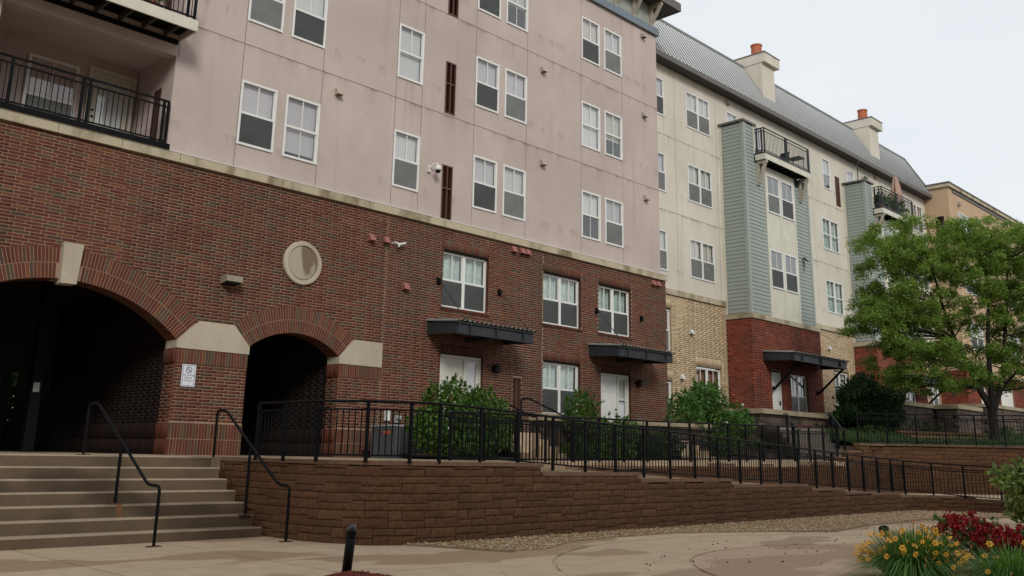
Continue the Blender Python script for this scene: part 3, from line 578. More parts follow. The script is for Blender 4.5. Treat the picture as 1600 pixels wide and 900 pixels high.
# recessed balconies: back wall, ceiling, side walls, window and glazed door
for a, b, c, d in BALC:
    mb = MB(); mb.quad((a, 1.9, c), (b, 1.9, c), (b, 1.9, d+.15), (a, 1.9, d+.15)); mb.quad((b, .02, c), (b, 1.9, c), (b, 1.9, d+.15), (b, .02, d+.15)); mb.quad((a, .02, c), (a, 1.9, c), (a, 1.9, d+.15), (a, .02, d+.15))
    mb.quad((a, .3, d+.15), (b, .3, d+.15), (b, 1.9, d+.15), (a, 1.9, d+.15)); mb.box(a, b, .021, .3, d, d+.16); mb.quad((a, .02, c+.002), (b, .02, c+.002), (b, 1.9, c+.002), (a, 1.9, c+.002))
    part('balcony_recess', mb, M['pink'], B1)
    window(B1, 6.05, 7.12, c+.22, c+2.0, 1.84, blind=.62, bm_='blind4', muntin_low=False)
    f = MB(); [f.box(q, q+.09, 1.8, 1.89, c+.02, c+2.1) for q in (7.32, 8.3)]; f.box(7.41, 8.3, 1.802, 1.89, c+2.02, c+2.1); o = part('balcony_door_frame', f, M['creamtrim'], B1)
    lf = MB(); [lf.box(q, q+.14, 1.84, 1.885, c+.04, c+2.01) for q in (7.42, 8.15)]; lf.box(7.56, 8.15, 1.842, 1.885, c+1.86, c+2.01); lf.box(7.56, 8.15, 1.842, 1.885, c+.04, c+.24); [lf.box(q, q+.012, 1.85, 1.87, c+.24, c+1.86) for q in (7.75, 7.95)]; part('balcony_door_leaf', lf, M['creamtrim'], o)
    part('balcony_door_pane', MB().box(7.56, 8.15, 1.86, 1.866, c+.24, c+1.86), M['glass'], o); part('balcony_door_blind', MB().box(7.56, 8.15, 1.88, 1.889, c+.24, c+1.86), M['blind4'], o)
    m_ = MB(); m_.lathe((7.49, 1.84, c+.95), [(.025, 0), (.025, .05)], 8, (0, -1, 0)); m_.lathe((7.49, 1.84, c+1.1), [(.03, 0), (.03, .02)], 8, (0, -1, 0)); part('door_knob', m_, M['black'], o)
    part('louvre_vent', MB().box(b-.03, b-.005, .55, .85, c+.05, c+1.55), M['louvre'], B1)
# roof edge
part('roof_band', MB().box(2.4, 26.55, -.09, .1, 16.385, 16.66), M['blueband'], B1)
part('frieze_panel', MB().box(2.4, 26.42, .16, .35, 16.64, 17.62), M['frieze'], B1)
fr_ = MB(); [fr_.box(26.42-1.07*k-.02, 26.42-1.07*k+.02, .14, .158, 16.66, 17.6) for k in range(1, 12)]; part('frieze_batten', fr_, M['frieze'], B1)
part('roof_overhang', MB().slab([(2.4, -.42), (27.45, -.42), (27.45, 9), (2.4, 9)], 17.62, 17.66), M['soffit'], B1)
part('roof_fascia', MB().box(2.4, 27.48, -.46, -.425, 17.60, 17.93).box(27.452, 27.48, -.425, 9, 17.60, 17.93), M['fascia'], B1)
part('roof_deck', MB().slab([(2.4, -.42), (27.45, -.42), (27.45, 9), (2.4, 9)], 17.9, 17.92), M['fascia'], B1)
for k in range(9):
    x = 26.33-1.08*k; m_ = MB(); m_.bar((x, .10, 16.69), (x, .10, 17.58), .14, .12); m_.bar((x, .12, 16.80), (x, -.34, 17.5), .11, .09); m_.bar((x, .16, 17.55), (x, -.40, 17.55), .13, .12, (1, 0, 0)); part('eave_bracket', m_, M['bracket'], B1)
m_ = MB(); m_.bar((26.46, .16, 17.5), (27.2, .6, 17.5), .1, .1); part('eave_bracket', m_, M['bracket'], B1)
part('rear_wall', MB().box(2.4, 26.4, 8.9, 9, 4.95, 17.6), M['pink'], B1)
# passages behind the arches
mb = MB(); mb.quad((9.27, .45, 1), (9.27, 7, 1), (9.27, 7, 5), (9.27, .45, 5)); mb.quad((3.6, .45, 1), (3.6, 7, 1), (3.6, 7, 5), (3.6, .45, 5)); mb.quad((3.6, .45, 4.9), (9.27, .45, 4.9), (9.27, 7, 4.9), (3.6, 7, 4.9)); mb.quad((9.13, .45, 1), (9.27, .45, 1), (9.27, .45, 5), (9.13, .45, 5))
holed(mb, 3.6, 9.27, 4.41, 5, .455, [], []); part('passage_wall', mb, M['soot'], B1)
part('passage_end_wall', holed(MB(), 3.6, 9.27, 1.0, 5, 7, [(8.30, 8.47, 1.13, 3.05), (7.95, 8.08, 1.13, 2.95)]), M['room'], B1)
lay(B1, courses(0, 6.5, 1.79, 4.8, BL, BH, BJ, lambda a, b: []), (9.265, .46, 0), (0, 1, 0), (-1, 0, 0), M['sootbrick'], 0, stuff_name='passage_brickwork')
cells = [(BH*i, BH*(i+1)-BJ, z0, z1, .03) for i in range(70) for z0, z1 in ((1.13, 1.445), (1.457, 1.77))]
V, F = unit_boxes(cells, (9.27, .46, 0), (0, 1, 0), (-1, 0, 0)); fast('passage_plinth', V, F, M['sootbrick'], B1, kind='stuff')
mb = MB(); mb.quad((13.35, .45, 1), (13.35, 4.5, 1), (13.35, 4.5, 4.6), (13.35, .45, 4.6)); mb.quad((10.7, .45, 1), (10.7, 4.5, 1), (10.7, 4.5, 4.6), (10.7, .45, 4.6)); mb.quad((10.7, 4.5, 1), (13.35, 4.5, 1), (13.35, 4.5, 4.6), (10.7, 4.5, 4.6)); mb.quad((10.7, .45, 4.4), (13.35, .45, 4.4), (13.35, 4.5, 4.4), (10.7, 4.5, 4.4)); mb.quad((13.23, .45, 1), (13.35, .45, 1), (13.35, .45, 4.6), (13.23, .45, 4.6))
part('passage_wall', mb, M['soot'], B1)
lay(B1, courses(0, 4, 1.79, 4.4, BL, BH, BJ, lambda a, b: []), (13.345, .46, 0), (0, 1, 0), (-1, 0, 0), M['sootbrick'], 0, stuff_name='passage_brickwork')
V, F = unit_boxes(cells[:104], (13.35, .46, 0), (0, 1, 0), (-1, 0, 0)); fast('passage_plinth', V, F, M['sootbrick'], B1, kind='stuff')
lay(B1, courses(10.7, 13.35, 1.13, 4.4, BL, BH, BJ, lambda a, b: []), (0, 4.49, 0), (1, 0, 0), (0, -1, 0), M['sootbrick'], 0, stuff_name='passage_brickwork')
# ---- balconies, canopies, lamps, cameras, sign
def railing(root, P0, P1, z0, z1, posts, n, mat, ends=True, mat2=None):
    P0, P1 = np.array(P0, float), np.array(P1, float); q = lambda t, z: tuple(P0+(P1-P0)*t)+(z,)
    part('top_rail', MB().bar(q(0, z1), q(1, z1), .05, .035), mat, root); part('middle_rail', MB().bar(q(0, z1-.13), q(1, z1-.13), .03, .03), mat, root); part('bottom_rail', MB().bar(q(0, z0+.07), q(1, z0+.07), .03, .03), mat, root)
    ln = np.linalg.norm(P1-P0)
    for t in posts: part('post', MB().bar(q(t, z0), q(t, z1-.02), .05), mat, root)
    bm = MB().bar((0, 0, z0+.08), (0, 0, z1-.14), .014).mesh('baluster', mat)
    for i in range(1, n):
        t = i/n
        if min(abs(t-p) for p in posts) > .3/n: put('baluster', bm, root, tuple(P0+(P1-P0)*t)+(0,))
b1 = thing('balcony', 'recessed balcony rail and black steel edge over the large brick arch', 'balcony', (6.8, 0, 7.45))
part('edge_beam', MB().box(4.9, 8.47, -.11, .16, 7.43, 7.55), M['metal'], b1)
railing(b1, (4.92, -.05), (8.38, -.05), 7.53, 8.50, (0, .09, .477, .517, .97, .999), 32, M['metal'])
b2 = thing('balcony', 'cantilevered balcony with cream fascia cut off by the top edge of the photo', 'balcony', (6.8, -.3, 10.1))
part('fascia_board', MB().box(3.0, 8.49, -.78, -.74, 9.95, 10.20).box(8.45, 8.49, -.738, .0, 9.95, 10.20), M['creamtrim'], b2)
part('deck', MB().box(3.0, 8.45, -.738, .018, 10.10, 10.19), M['metal'], b2)
for k in range(10): part('joist', MB().box(8.1-.5*k, 8.15-.5*k, -.735, .015, 9.97, 10.098), M['soffit'], b2)
part('ledger_beam', MB().box(3.0, 8.44, -.03, .016, 9.86, 9.965), M['metal'], b2)
railing(b2, (3.1, -.72), (8.44, -.72), 10.20, 11.15, (0, .25, .5, .75, .965, .995), 52, M['metal'])
for k, x in enumerate((6.75, 7.15, 7.55)):
    t = thing('potted_plant', ('clay pot of leafy plants at the left behind the top balcony rail', 'clay pot of flowers in the middle behind the top balcony rail', 'clay pot of flowers nearest the right end of the top balcony rail')[k], 'plant', (x, -.45, 10.2), 'pots on the cut-off balcony')
    m_ = MB(); m_.lathe((x, -.45, 10.2), [(.1, 0), (.14, .22)], 10); part('pot', m_, M['pot'], t)
    V, F = leaves(np.array([x, -.45, 10.55])+rng.normal(size=(140, 3))*.12, .05); fast('foliage', V, F, M['shrub'], t)
def canopy(x0, x1, y, zt, label, rods, base=0., up=True, drop=.3):
    t = thing('canopy', label, 'canopy', ((x0+x1)/2, base, zt), 'steel door canopies')
    zf = zt-.10                                     # outer edge a little lower than the wall edge
    m_ = MB(); n = int((x1-x0+.16)/.042); xs = [x0-.04+i*(x1-x0+.16)/n for i in range(n+1)]
    for i in range(n):
        za, zb = [.018*math.cos(k*math.pi*.5) for k in (i, i+1)]
        for dz in (0, .012): m_.quad((xs[i], base-.01, zt+.03+za+dz), (xs[i], y-.10, zf+.03+za+dz), (xs[i+1], y-.10, zf+.03+zb+dz), (xs[i+1], base-.01, zt+.03+zb+dz))
    part('corrugated_sheet', m_, M['corr'], t)
    part('edge_trim', MB().add([(x0-.05, base, zt+.05), (x0-.05, y-.1, zf+.05), (x0-.05, y-.1, zf+.005), (x0-.05, base, zt+.005), (x0-.03, base, zt+.06), (x0-.03, y-.1, zf+.06), (x0-.03, y-.1, zf+.003), (x0-.03, base, zt+.003)], [(0, 1, 2, 3), (4, 7, 6, 5), (0, 4, 5, 1), (1, 5, 6, 2)]), M['corr'], t)
    fm = MB()
    for zz, th in ((zf-drop+.0, .025), (zf-.035, .025)): fm.box(x0, x1, y-.06, y+.06, zz, zz+th)
    fm.box(x0, x1, y-.008, y+.008, zf-drop+.025, zf-.035); part('front_beam', fm, M['canopy'], t)
    for xx in (x0+.006, x1-.006):
        s = MB(); s.add([(xx-.006, y, zf-drop), (xx-.006, base, zf-drop+.05), (xx-.006, base, zt-.02), (xx-.006, y, zf-.012), (xx+.006, y, zf-drop), (xx+.006, base, zf-drop+.05), (xx+.006, base, zt-.02), (xx+.006, y, zf-.012)], [(0, 1, 2, 3), (7, 6, 5, 4), (0, 4, 5, 1), (3, 2, 6, 7), (0, 3, 7, 4)]); part('side_beam', s, M['canopy'], t)
    for f_ in (.02, .17, .5, .86): part('stiffener_plate', MB().box(x0+(x1-x0)*f_-.01, x0+(x1-x0)*f_+.01, y-.058, y-.008, zf-drop+.026, zf-.036), M['canopy'], t)
    part('cross_beam', MB().box((x0+x1)/2-.05, (x0+x1)/2+.05, y+.062, base, zf-drop-.02, zf-drop+.1), M['canopy'], t)
    for rx, rz in rods:
        part('wall_plate', MB().box(rx-.06, rx+.06, base-.025, base+.0, rz-.09, rz+.09).box(rx-.045, rx+.045, base-.09, base-.025, rz-.05, rz+.05), M['metal'], t)
        e = (rx+(.02 if up else 0), y+.02, zf+.07) if up else (rx+.05, y+.05, zf-drop)
        part('tie_rod' if up else 'brace', MB().tube([(rx, base-.08, rz), e], .014 if up else .05, 8), M['gmetal'] if up else M['metal'], t)
        if up: part('rod_clevis', MB().box(e[0]-.03, e[0]+.03, e[1]-.05, e[1]+.05, e[2]-.07, e[2]+.03), M['gmetal'], t)
canopy(15.95, 18.80, -1.12, 4.62, 'dark steel door canopy on rods nearest the arches, above the cream door', [(16.28, 5.72), (18.58, 5.73)])
canopy(22.55, 25.42, -1.12, 4.62, 'dark steel door canopy on rods above the white door, right end of brown brick', [(22.92, 5.72), (25.26, 5.75)])
def sconce(x, z, label):
    t = thing('wall_lamp', label, 'lamp', (x, 0, z), 'black door lamps')
    part('back_plate', MB().box(x-.05, x+.05, -.03, .0, z-.08, z+.08), M['black'], t); m_ = MB(); m_.lathe((x, -.13, z-.12), [(.075, 0), (.085, .04), (.085, .2), (.04, .24)], 12); part('lamp_body', m_, M['black'], t); part('lamp_arm', MB().box(x-.02, x+.02, -.10, -.03, z-.02, z+.02), M['black'], t)
sconce(18.42, 3.57, 'black wall lamp right of the cream door under the left canopy'); sconce(24.99, 3.60, 'black wall lamp right of the white door under the right canopy')
t = thing('wall_light', 'pale square light box with dark stain below on brick between the arches', 'lamp', (10.17, 0, 4.84)); part('light_box', MB().add([(9.98, -.0, 4.76), (10.37, -.0, 4.76), (10.37, 0, 4.93), (9.98, 0, 4.93), (9.98, -.3, 4.80), (10.37, -.3, 4.80), (10.37, -.28, 4.93), (9.98, -.28, 4.93)], [(4, 5, 6, 7), (7, 6, 2, 3), (0, 4, 7, 3), (5, 1, 2, 6), (0, 1, 5, 4)]), plain('beige_housing', (.24, .2, .15), .6), t); part('lens', MB().box(10.02, 10.33, -.28, -.03, 4.755, 4.775), M['black'], t)
t = thing('security_camera', 'white dome security camera on pink stucco beside a tall brown louvre', 'camera', (15.88, 0, 8.75))
part('wall_bracket', MB().box(15.74, 15.82, -.05, .02, 8.65, 8.84), M['whitep'], t); part('bracket_arm', MB().tube([(15.78, -.05, 8.76), (15.84, -.13, 8.86), (15.90, -.22, 8.87), (15.91, -.235, 8.82)], .024, 8), M['whitep'], t)
m_ = MB(); m_.lathe((15.91, -.24, 8.68), [(.092, 0), (.096, .04), (.075, .11), (.035, .145)], 16); m_.sm = True; part('camera_housing', m_, M['whitep'], t); m_ = MB(); m_.lathe((15.91, -.24, 8.68), [(.07, 0), (.062, -.045), (.03, -.075)], 16); m_.sm = True; part('dome', m_, M['black'], t)
t = thing('security_camera', 'small white tube camera on brick between two red vent hoods', 'camera', (14.75, 0, 6.46)); part('mount', MB().tube([(14.66, .01, 6.47), (14.68, -.12, 6.49), (14.74, -.16, 6.46), (14.76, -.17, 6.38)], .025, 8), M['whitep'], t); part('camera_tube', MB().tube([(14.74, -.14, 6.44), (15.0, -.12, 6.52)], .03, 8), M['whitep'], t)
t = thing('no_smoking_sign', 'white no smoking sign with round symbol on the brick pier between the arches', 'sign', (9.465, 0, 2.74))
part('sign_board', MB().box(9.31, 9.62, -.022, -.012, 2.51, 2.97), M['sign'], t)
f = MB(); [f.box(9.33, 9.60, -.0245, -.022, q, q+.008) for q in (2.525, 2.945)]; [f.box(q, q+.008, -.0245, -.022, 2.533, 2.945) for q in (9.33, 9.592)]; part('sign_border', f, M['ink'], t)
m_ = MB(); c_ = (9.465, 2.855)
for i in range(32):
    a0, a1 = 2*math.pi*i/32, 2*math.pi*(i+1)/32; m_.quad(*[(c_[0]+r*math.cos(a), -.0246, c_[1]+r*math.sin(a)) for r, a in ((.054, a0), (.068, a0), (.068, a1), (.054, a1))])
m_.quad(*[(c_[0]+x, -.0247, c_[1]+z) for x, z in ((-.044, .034), (-.034, .044), (.044, -.034), (.034, -.044))]); m_.box(c_[0]-.03, c_[0]+.03, -.0244, -.0236, c_[1]-.006, c_[1]+.004); part('no_smoking_symbol', m_, M['ink'], t)
for k, tx in enumerate(('No Smoking', 'Beyond', 'This Point')):
    cu = bpy.data.curves.new('sign_lettering', 'FONT'); cu.body = tx; cu.size = .05; cu.align_x = 'CENTER'; o = bpy.data.objects.new('sign_lettering', cu); COL.objects.link(o); cu.materials.append(M['ink']); o.parent = t; o.location = (0, -.0250, 2.735-.058*k-2.74); o.rotation_euler = (math.pi/2, 0, 0)
    dg = bpy.context.evaluated_depsgraph_get(); me = bpy.data.meshes.new_from_object(o.evaluated_get(dg)); loc = o.location.copy(); rot = o.rotation_euler.copy(); bpy.data.objects.remove(o); n_ = bpy.data.objects.new('sign_lettering', me); COL.objects.link(n_); n_.parent = t; n_.location = loc; n_.rotation_euler = rot
# ================================================================== cream row with sage bays
B2 = thing('row_house', 'long cream stucco row house with sage green bays and steep metal roof', 'building', (41, 1.4, 1.5))
YB = 1.4; X0, X1 = 26.47, 55.32
w2 = []
for z0, z1 in ((8.07, 9.64), (11.15, 12.71), (14.25, 15.82)):
    w2 += [(27.92, 28.89, z0, z1, 0), (30.40, 32.17, z0, z1, 1)]
w2 += [(42.26, 43.10, 14.30, 15.86, 0), (41.86, 43.62, 11.17, 12.74, 1), (41.87, 43.66, 8.10, 9.68, 1), (33.5, 34.4, 14.25, 15.82, 0), (44.95, 45.85, 14.25, 15.86, 0), (53.25, 54.85, 14.2, 15.82, 1), (53.25, 54.85, 11.15, 12.7, 1), (53.25, 54.85, 8.1, 9.68, 1), (35.5, 36.4, 13.75, 15.8, 0), (47.2, 48.1, 13.75, 15.8, 0)]
lv2 = [(43.60, 44.02, 13.66, 15.2)]
w2low = [(28.10, 29.06, 5.10, 6.70, 0), (28.10, 29.06, 2.5, 4.03, 0), (30.62, 32.42, 3.12, 4.70, 1), (42.10, 43.66, 3.78, 5.38, 1), (53.6, 55.1, 4.0, 5.7, 1)]
gro = [(X0, X1, z-.007, z+.007) for z in (10.45, 13.5)]+[(x-.007, x+.007, 7.44, 16.4) for x in (29.6, 32.6, 40.2)]
R4 = lambda q: [r[:4] for r in q]
mb = holed(MB(), X0, X1, 7.42, 16.44, YB, R4(w2)+lv2+gro)
for r in R4(w2): reveal(mb, r, YB, YB+.1)
part('stucco_wall', mb, M['beige'], B2); part('stucco_joint', holed(MB(), X0, X1, 7.42, 16.44, YB+.012, R4(w2)+lv2), M['joint'], B2)
mb = holed(MB(), X0, X1, 1.0, 7.22, YB+.0035, R4(w2low))
for r in R4(w2low): reveal(mb, r, YB+.0035, YB+.3)
part('mortar_wall', mb, M['tanmortar'], B2)
lint = [(a-.02, b+.02, d+.02, d+.33) for a, b, c, d, _ in w2low]
def blk2(za, zb):
    o = [(a, b) for a, b, c, d in R4(w2low)+lint if zb > c+.004 and za < d-.004]
    return o+[(32.86, 38.62), (44.41, 50.17), (30.595, 30.607)]
cs = [c for c in courses(X0, 44.41, 2.2, 7.2, .305, .077, .011, blk2)]+courses(50.17, X1, 2.6, 7.2, .305, .077, .011, blk2)
lay(B2, cs, (0, YB, 0), (1, 0, 0), (0, -1, 0), M['tanbrick'], 300)
cells = []
for a, b, c, d in lint:
    n = round((b-a)/.083); cells += [(a+(b-a)*i/n, a+(b-a)*(i+1)/n-.012, c, d, .004) for i in range(n)]
V, F = unit_boxes(cells, (0, YB, 0), (1, 0, 0), (0, -1, 0)); fast('soldier_course', V, F, M['tanbrick'], B2, kind='stuff')
for a, b in ((X0, 32.84), (38.66, 44.39), (50.2, X1)):
    n = max(1, round((b-a)/1.25))
    for i in range(n): part('belt_stone', MB().box(a+(b-a)*i/n+.005, a+(b-a)*(i+1)/n-.005, YB-.07, YB+.1, 7.21, 7.42), M['lime'], B2)
for i, (a, b, c, d, dbl) in enumerate(w2):
    kw = dict(curtain='browncurtain') if a > 53 else (dict(curtain='curtain', lower='none') if i in (7, 8) else dict(blind=(1, .55, .5, .8)[i % 4]))
    window(B2, a+.005, b-.005, c+.005, d-.005, YB-.02, double=bool(dbl), muntin_low=False, **kw)
for a, b, c, d, dbl in w2low: window(B2, a+.005, b-.005, c+.005, d-.05, YB+.09, double=bool(dbl), muntin_low=False, curtain='browncurtain' if a < 33 else 'curtain')
a, b, c, d = lv2[0]; o = part('louvre_vent', MB().box(a, b, YB-.02, YB+.09, c, d), M['louvre'], B2); f = MB(); [f.box(q, q+.03, YB-.035, YB-.021, c, d) for q in (a, (a+b)/2-.015, b-.03)]; f.box(a+.03, b-.03, YB-.034, YB-.021, (c+d)/2, (c+d)/2+.04); part('louvre_frame', f, M['louvref'], o)
def hood2(x, z, mat):
    w = h = .17
    part('vent_hood', MB().add([(x-w/2, YB, z-h/2), (x+w/2, YB, z-h/2), (x+w/2, YB, z+h/2), (x-w/2, YB, z+h/2), (x-w/2, YB-.17, z-h/2), (x+w/2, YB-.17, z-h/2), (x+w/2, YB-.06, z+h/2), (x-w/2, YB-.06, z+h/2)], [(4, 5, 6, 7), (7, 6, 2, 3), (0, 4, 7, 3), (5, 1, 2, 6)]), mat, B2)
for x, z in ((30.3, 5.95), (29.6, 4.2), (41.7, 6.4)): hood2(x, z, M['whitep'])
for x, z in ((33.56, 16.2), (48.45, 16.25)): hood2(x, z, M['pvent'])
# ---- bays
BAYP = 11.55; YF = .25
def bay(dx, canlab):
    bx0, bx1 = 32.86+dx, 38.26+dx
    body = MB(); body.box(bx0+.015, bx1-.015, YF+.015, YB, 6.885, 13.36); body.box(bx0+.015, bx0+.86, YF+.015, YB, 13.36, 14.90)
    B = part('bay', body, M['gap'], B2)
    bd = []
    Z = 6.93; zs = []
    while Z < 14.8: zs.append(Z); Z += .159
    me_s = {}
    def board(x, y, z, ln, side):
        h = min(.144, 14.86-z); k = (round(ln, 3), side, round(h, 3))
        if k not in me_s:
            m_ = MB()
            if side: m_.add([(0, 0, 0), (0, ln, 0), (0, ln, h), (0, 0, h), (.02, 0, 0), (.02, ln, 0), (.012, ln, h), (.012, 0, h)], [(4, 7, 6, 5), (0, 4, 5, 1), (0, 3, 7, 4), (1, 5, 6, 2), (3, 2, 6, 7)]); m_.v = [(-a, b, c) for a, b, c in m_.v]
            else: m_.add([(0, 0, 0), (ln, 0, 0), (ln, 0, h), (0, 0, h), (0, -.024, 0), (ln, -.024, 0), (ln, -.012, h), (0, -.012, h)], [(4, 5, 6, 7), (0, 1, 5, 4), (0, 4, 7, 3), (1, 2, 6, 5), (3, 7, 6, 2)])
            me_s[k] = m_.mesh('siding_board', M['siding'])
        put('siding_board', me_s[k], B, (x, y, z))
    for z in zs:
        board(bx0+.012, YF+.13, z, YB-YF-.25, True)
        if z < 13.2:
            board(bx0+.16, YF+.012, z, 1.38, False)
            if z < 12.9: board(bx0+4.12, YF+.012, z, bx1-bx0-4.25, False)
        else: board(bx0+.16, YF+.012, z, .60, False)
    tr = MB(); tr.slab([(bx0-.022, YF-.022), (bx0+.15, YF-.022), (bx0+.15, YF+.014), (bx0+.014, YF+.014), (bx0+.014, YF+.12), (bx0-.022, YF+.12)], 6.9, 14.9);  part('corner_trim', tr, M['sidtrim'], B); tr = MB().box(bx1-.12, bx1+.02, YF-.022, YF+.014, 6.9, 13.36); part('corner_trim', tr, M['sidtrim'], B)
    tr = MB(); tr.box(bx0-.022, bx0+.014, YB-.11, YB-.003, 6.9, 14.9); tr.box(bx0+.77, bx0+.9, YF-.021, YF+.014, 13.66, 14.9); part('cream_trim', tr, M['creamtrim'], B)
    part('bay_cap', MB().box(bx0-.10, bx0+.95, YF-.08, YB-.003, 14.9, 14.985), M['fascia'], B)
    cx0, cx1 = bx0+1.56, bx0+4.10
    ct = MB(); ct.box(cx0, cx0+.13, YF-.03, YF+.014, 6.9, 13.3); ct.box(cx1-.13, cx1, YF-.03, YF+.014, 6.9, 13.3); ct.box(cx0+1.21, cx0+1.33, YF-.028, YF+.014, 6.9, 12.98); ct.box(cx0+.13, cx1-.13, YF-.026, YF+.014, 12.98, 13.3); part('window_casing', ct, M['creamtrim'], B)
    for z0, z1 in ((6.9, 8.13), (9.76, 11.33)):
        part('spandrel_panel', MB().box(cx0+.13, cx0+1.21, YF-.006, YF+.014, z0, z1), M['creamtrim'], B); part('spandrel_panel', MB().box(cx0+1.33, cx1-.13, YF-.006, YF+.014, z0, z1), M['creamtrim'], B)
    # the panel behind the balcony and the base in red brick
    for z0, z1 in ((8.13, 9.76), (11.33, 12.98)):
        for a, b in ((cx0+.135, cx0+1.205), (cx0+1.335, cx1-.135)): window(B2, a, b, z0+.005, z1-.005, YF-.035, blind=(1, .5)[int(z0) % 2], muntin_low=False, fr=.06, name='bay_window')
    for q in ((bx0-.03, bx0+1.3), (bx0+1.3, bx0+2.7), (bx0+2.7, bx0+4.1), (bx0+4.1, bx1+.32)): part('belt_stone', MB().box(q[0]+.004, q[1]-.004, YF-.06, YB, 6.70, 6.89), M['lime'], B2)
    part('belt_flashing', MB().box(bx0-.04, bx1+.1, YF-.045, YF+.0, 6.891, 6.905).box(bx0-.04, bx0, YF+.001, YB, 6.891, 6.905), M['creamtrim'], B2)
    rx0, rx1 = bx0+.02, bx1+.36
    dr = (bx0+1.36, bx0+2.22, 2.5, 4.72); wr = (bx0+2.92, bx0+4.36, 2.95, 4.74)
    mb = holed(MB(), rx0, rx1, 1, 6.70, YF+.004, [dr, wr]); reveal(mb, dr, YF+.004, YF+.25); reveal(mb, wr, YF+.004, YF+.25); mb.quad((rx0+.004, YF+.004, 1), (rx0+.004, YB, 1), (rx0+.004, YB, 6.7), (rx0+.004, YF+.004, 6.7)); mb.quad((rx1-.01, YF+.01, 1), (rx1-.01, YB, 1), (rx1-.01, YB, 6.7), (rx1-.01, YF+.01, 6.7)); part('mortar_wall', mb, M['redmortar'], B2)
    bb = lambda za, zb: [(a, b) for a, b, c, d in (dr, wr) if zb > c and za < d]
    cells = courses(rx0, rx1, 2.3, 6.68, .255, .104, .012, bb); lay(B2, cells, (0, YF, 0), (1, 0, 0), (0, -1, 0), M['redbrick'], 0, name='red_brick', stuff_name='red_brickwork')
    cells = courses(0, YB-YF, 2.3, 6.68, .255, .104, .012, lambda a, b: [], bond=(0, .5)); lay(B2, cells, (rx0, YF, 0), (0, 1, 0), (-1, 0, 0), M['redbrick'], 140, name='red_brick', stuff_name='red_brickwork')
    f = MB(); [f.box(q, q+.06, YF+.06, YF+.2, 2.5, 4.68) for q in (dr[0]+.005, dr[1]-.065)]; f.box(dr[0]+.065, dr[1]-.065, YF+.061, YF+.2, 4.62, 4.68); o = part('door_frame', f, M['white'], B2)
    lf = MB().box(dr[0]+.07, dr[1]-.07, YF+.1, YF+.14, 2.52, 4.61); [lf.box(dr[0]+.16+q, dr[0]+.38+q, YF+.092, YF+.1, z0, z1) for q in (0, .30) for z0, z1 in ((2.7, 3.3), (3.4, 4.1), (4.2, 4.5))]; part('door_leaf', lf, M['white'], o); part('door_handle', MB().box(dr[1]-.16, dr[1]-.12, YF+.05, YF+.1, 3.4, 3.56), M['black'], o)
    window(B2, wr[0]+.005, wr[1]-.005, wr[2]+.005, wr[3]-.04, YF+.08, double=True, curtain='curtain', muntin_low=False, fr=.06)
    canopy(33.62+dx, 38.30+dx, -1.0, 5.42, canlab, [(34.24+dx, 4.02), (38.02+dx, 4.06)], base=.22, up=False, drop=.3)
bay(0, 'dark steel door canopy on slanting braces at the nearer red brick bay'); bay(BAYP, 'dark steel door canopy on slanting braces at the far red brick bay behind the tree')
for dx, lab in ((0, 'cream edged balcony with an easel chair on the nearer sage bay'), (BAYP, 'cream edged balcony crowded with plants on the farther sage bay')):
    x0, x1, yf = 33.70+dx, 37.62+dx, -.24
    t = thing('balcony', lab, 'balcony', ((x0+x1)/2, 0, 13.4), 'balconies on the sage bays')
    part('fascia_board', MB().box(x0, x1, yf, yf+.04, 13.37, 13.62).box(x0, x0+.04, yf+.041, YF-.02, 13.37, 13.62).box(x1-.04, x1, yf+.041, YF-.02, 13.37, 13.62), M['creamtrim'], t)
    part('deck', MB().box(x0+.041, x1-.041, yf+.041, YB-.01, 13.45, 13.55), M['black'], t); part('edge_beam', MB().box(x0-.02, x1+.02, yf-.015, yf+.06, 13.625, 13.68).box(x0-.02, x0+.04, yf+.061, YF-.02, 13.625, 13.68), M['gmetal'], t)
    for k in range(8): part('joist', MB().box(x0+.3+.47*k, x0+.36+.47*k, yf+.05, YF-.01, 13.375, 13.449), M['black'], t)
    for x in (x0+.14, x1-.18):
        m_ = MB(); m_.bar((x, YF-.06, 12.32), (x, YF-.06, 13.24), .12, .10); m_.bar((x, YF-.10, 12.42), (x, yf+.08, 13.26), .13, .10); m_.bar((x, YF-.02, 13.30), (x, yf+.0, 13.30), .15, .12, (1, 0, 0)); part('timber_bracket', m_, M['bracket'], t)
    railing(t, (x0, yf+.03), (x1, yf+.03), 13.68, 14.73, (0.005, .46, .495, .975, .998), 34, M['gmetal'])
    railing(t, (x0+.02, YF), (x0+.02, yf+.03), 13.68, 14.73, (.25, .72), 6, M['gmetal'])
# things on the balconies
t = thing('folding_chair', 'dark folding chair seen through the rail of the nearer bay balcony', 'chair', (36.2, .15, 13.56)); s = MB(); [s.tube(p, .02, 6) for p in ([(35.9, 0, 13.56), (36.35, .05, 14.35)], [(35.9, .4, 13.56), (36.35, .45, 14.35)], [(36.45, 0, 13.56), (35.95, .05, 14.05)], [(36.45, .4, 13.56), (35.95, .45, 14.05)])]; part('chair_frame', s, M['black'], t); part('seat', MB().box(35.9, 36.4, .03, .43, 13.98, 14.02), M['gmetal'], t); part('backrest', MB().box(36.3, 36.34, .05, .45, 14.05, 14.36), M['black'], t)
t = thing('garden_table', 'small dark table at the right end of the nearer bay balcony', 'table', (37.2, .2, 13.56)); part('tabletop', MB().box(36.95, 37.5, -.1, .5, 14.29, 14.315), M['gmetal'], t)
for px, py in ((37.0, -.05), (37.45, -.05), (37.0, .45), (37.45, .45)): part('leg', MB().bar((px, py, 13.56), (px, py, 14.29), .022), M['gmetal'], t)
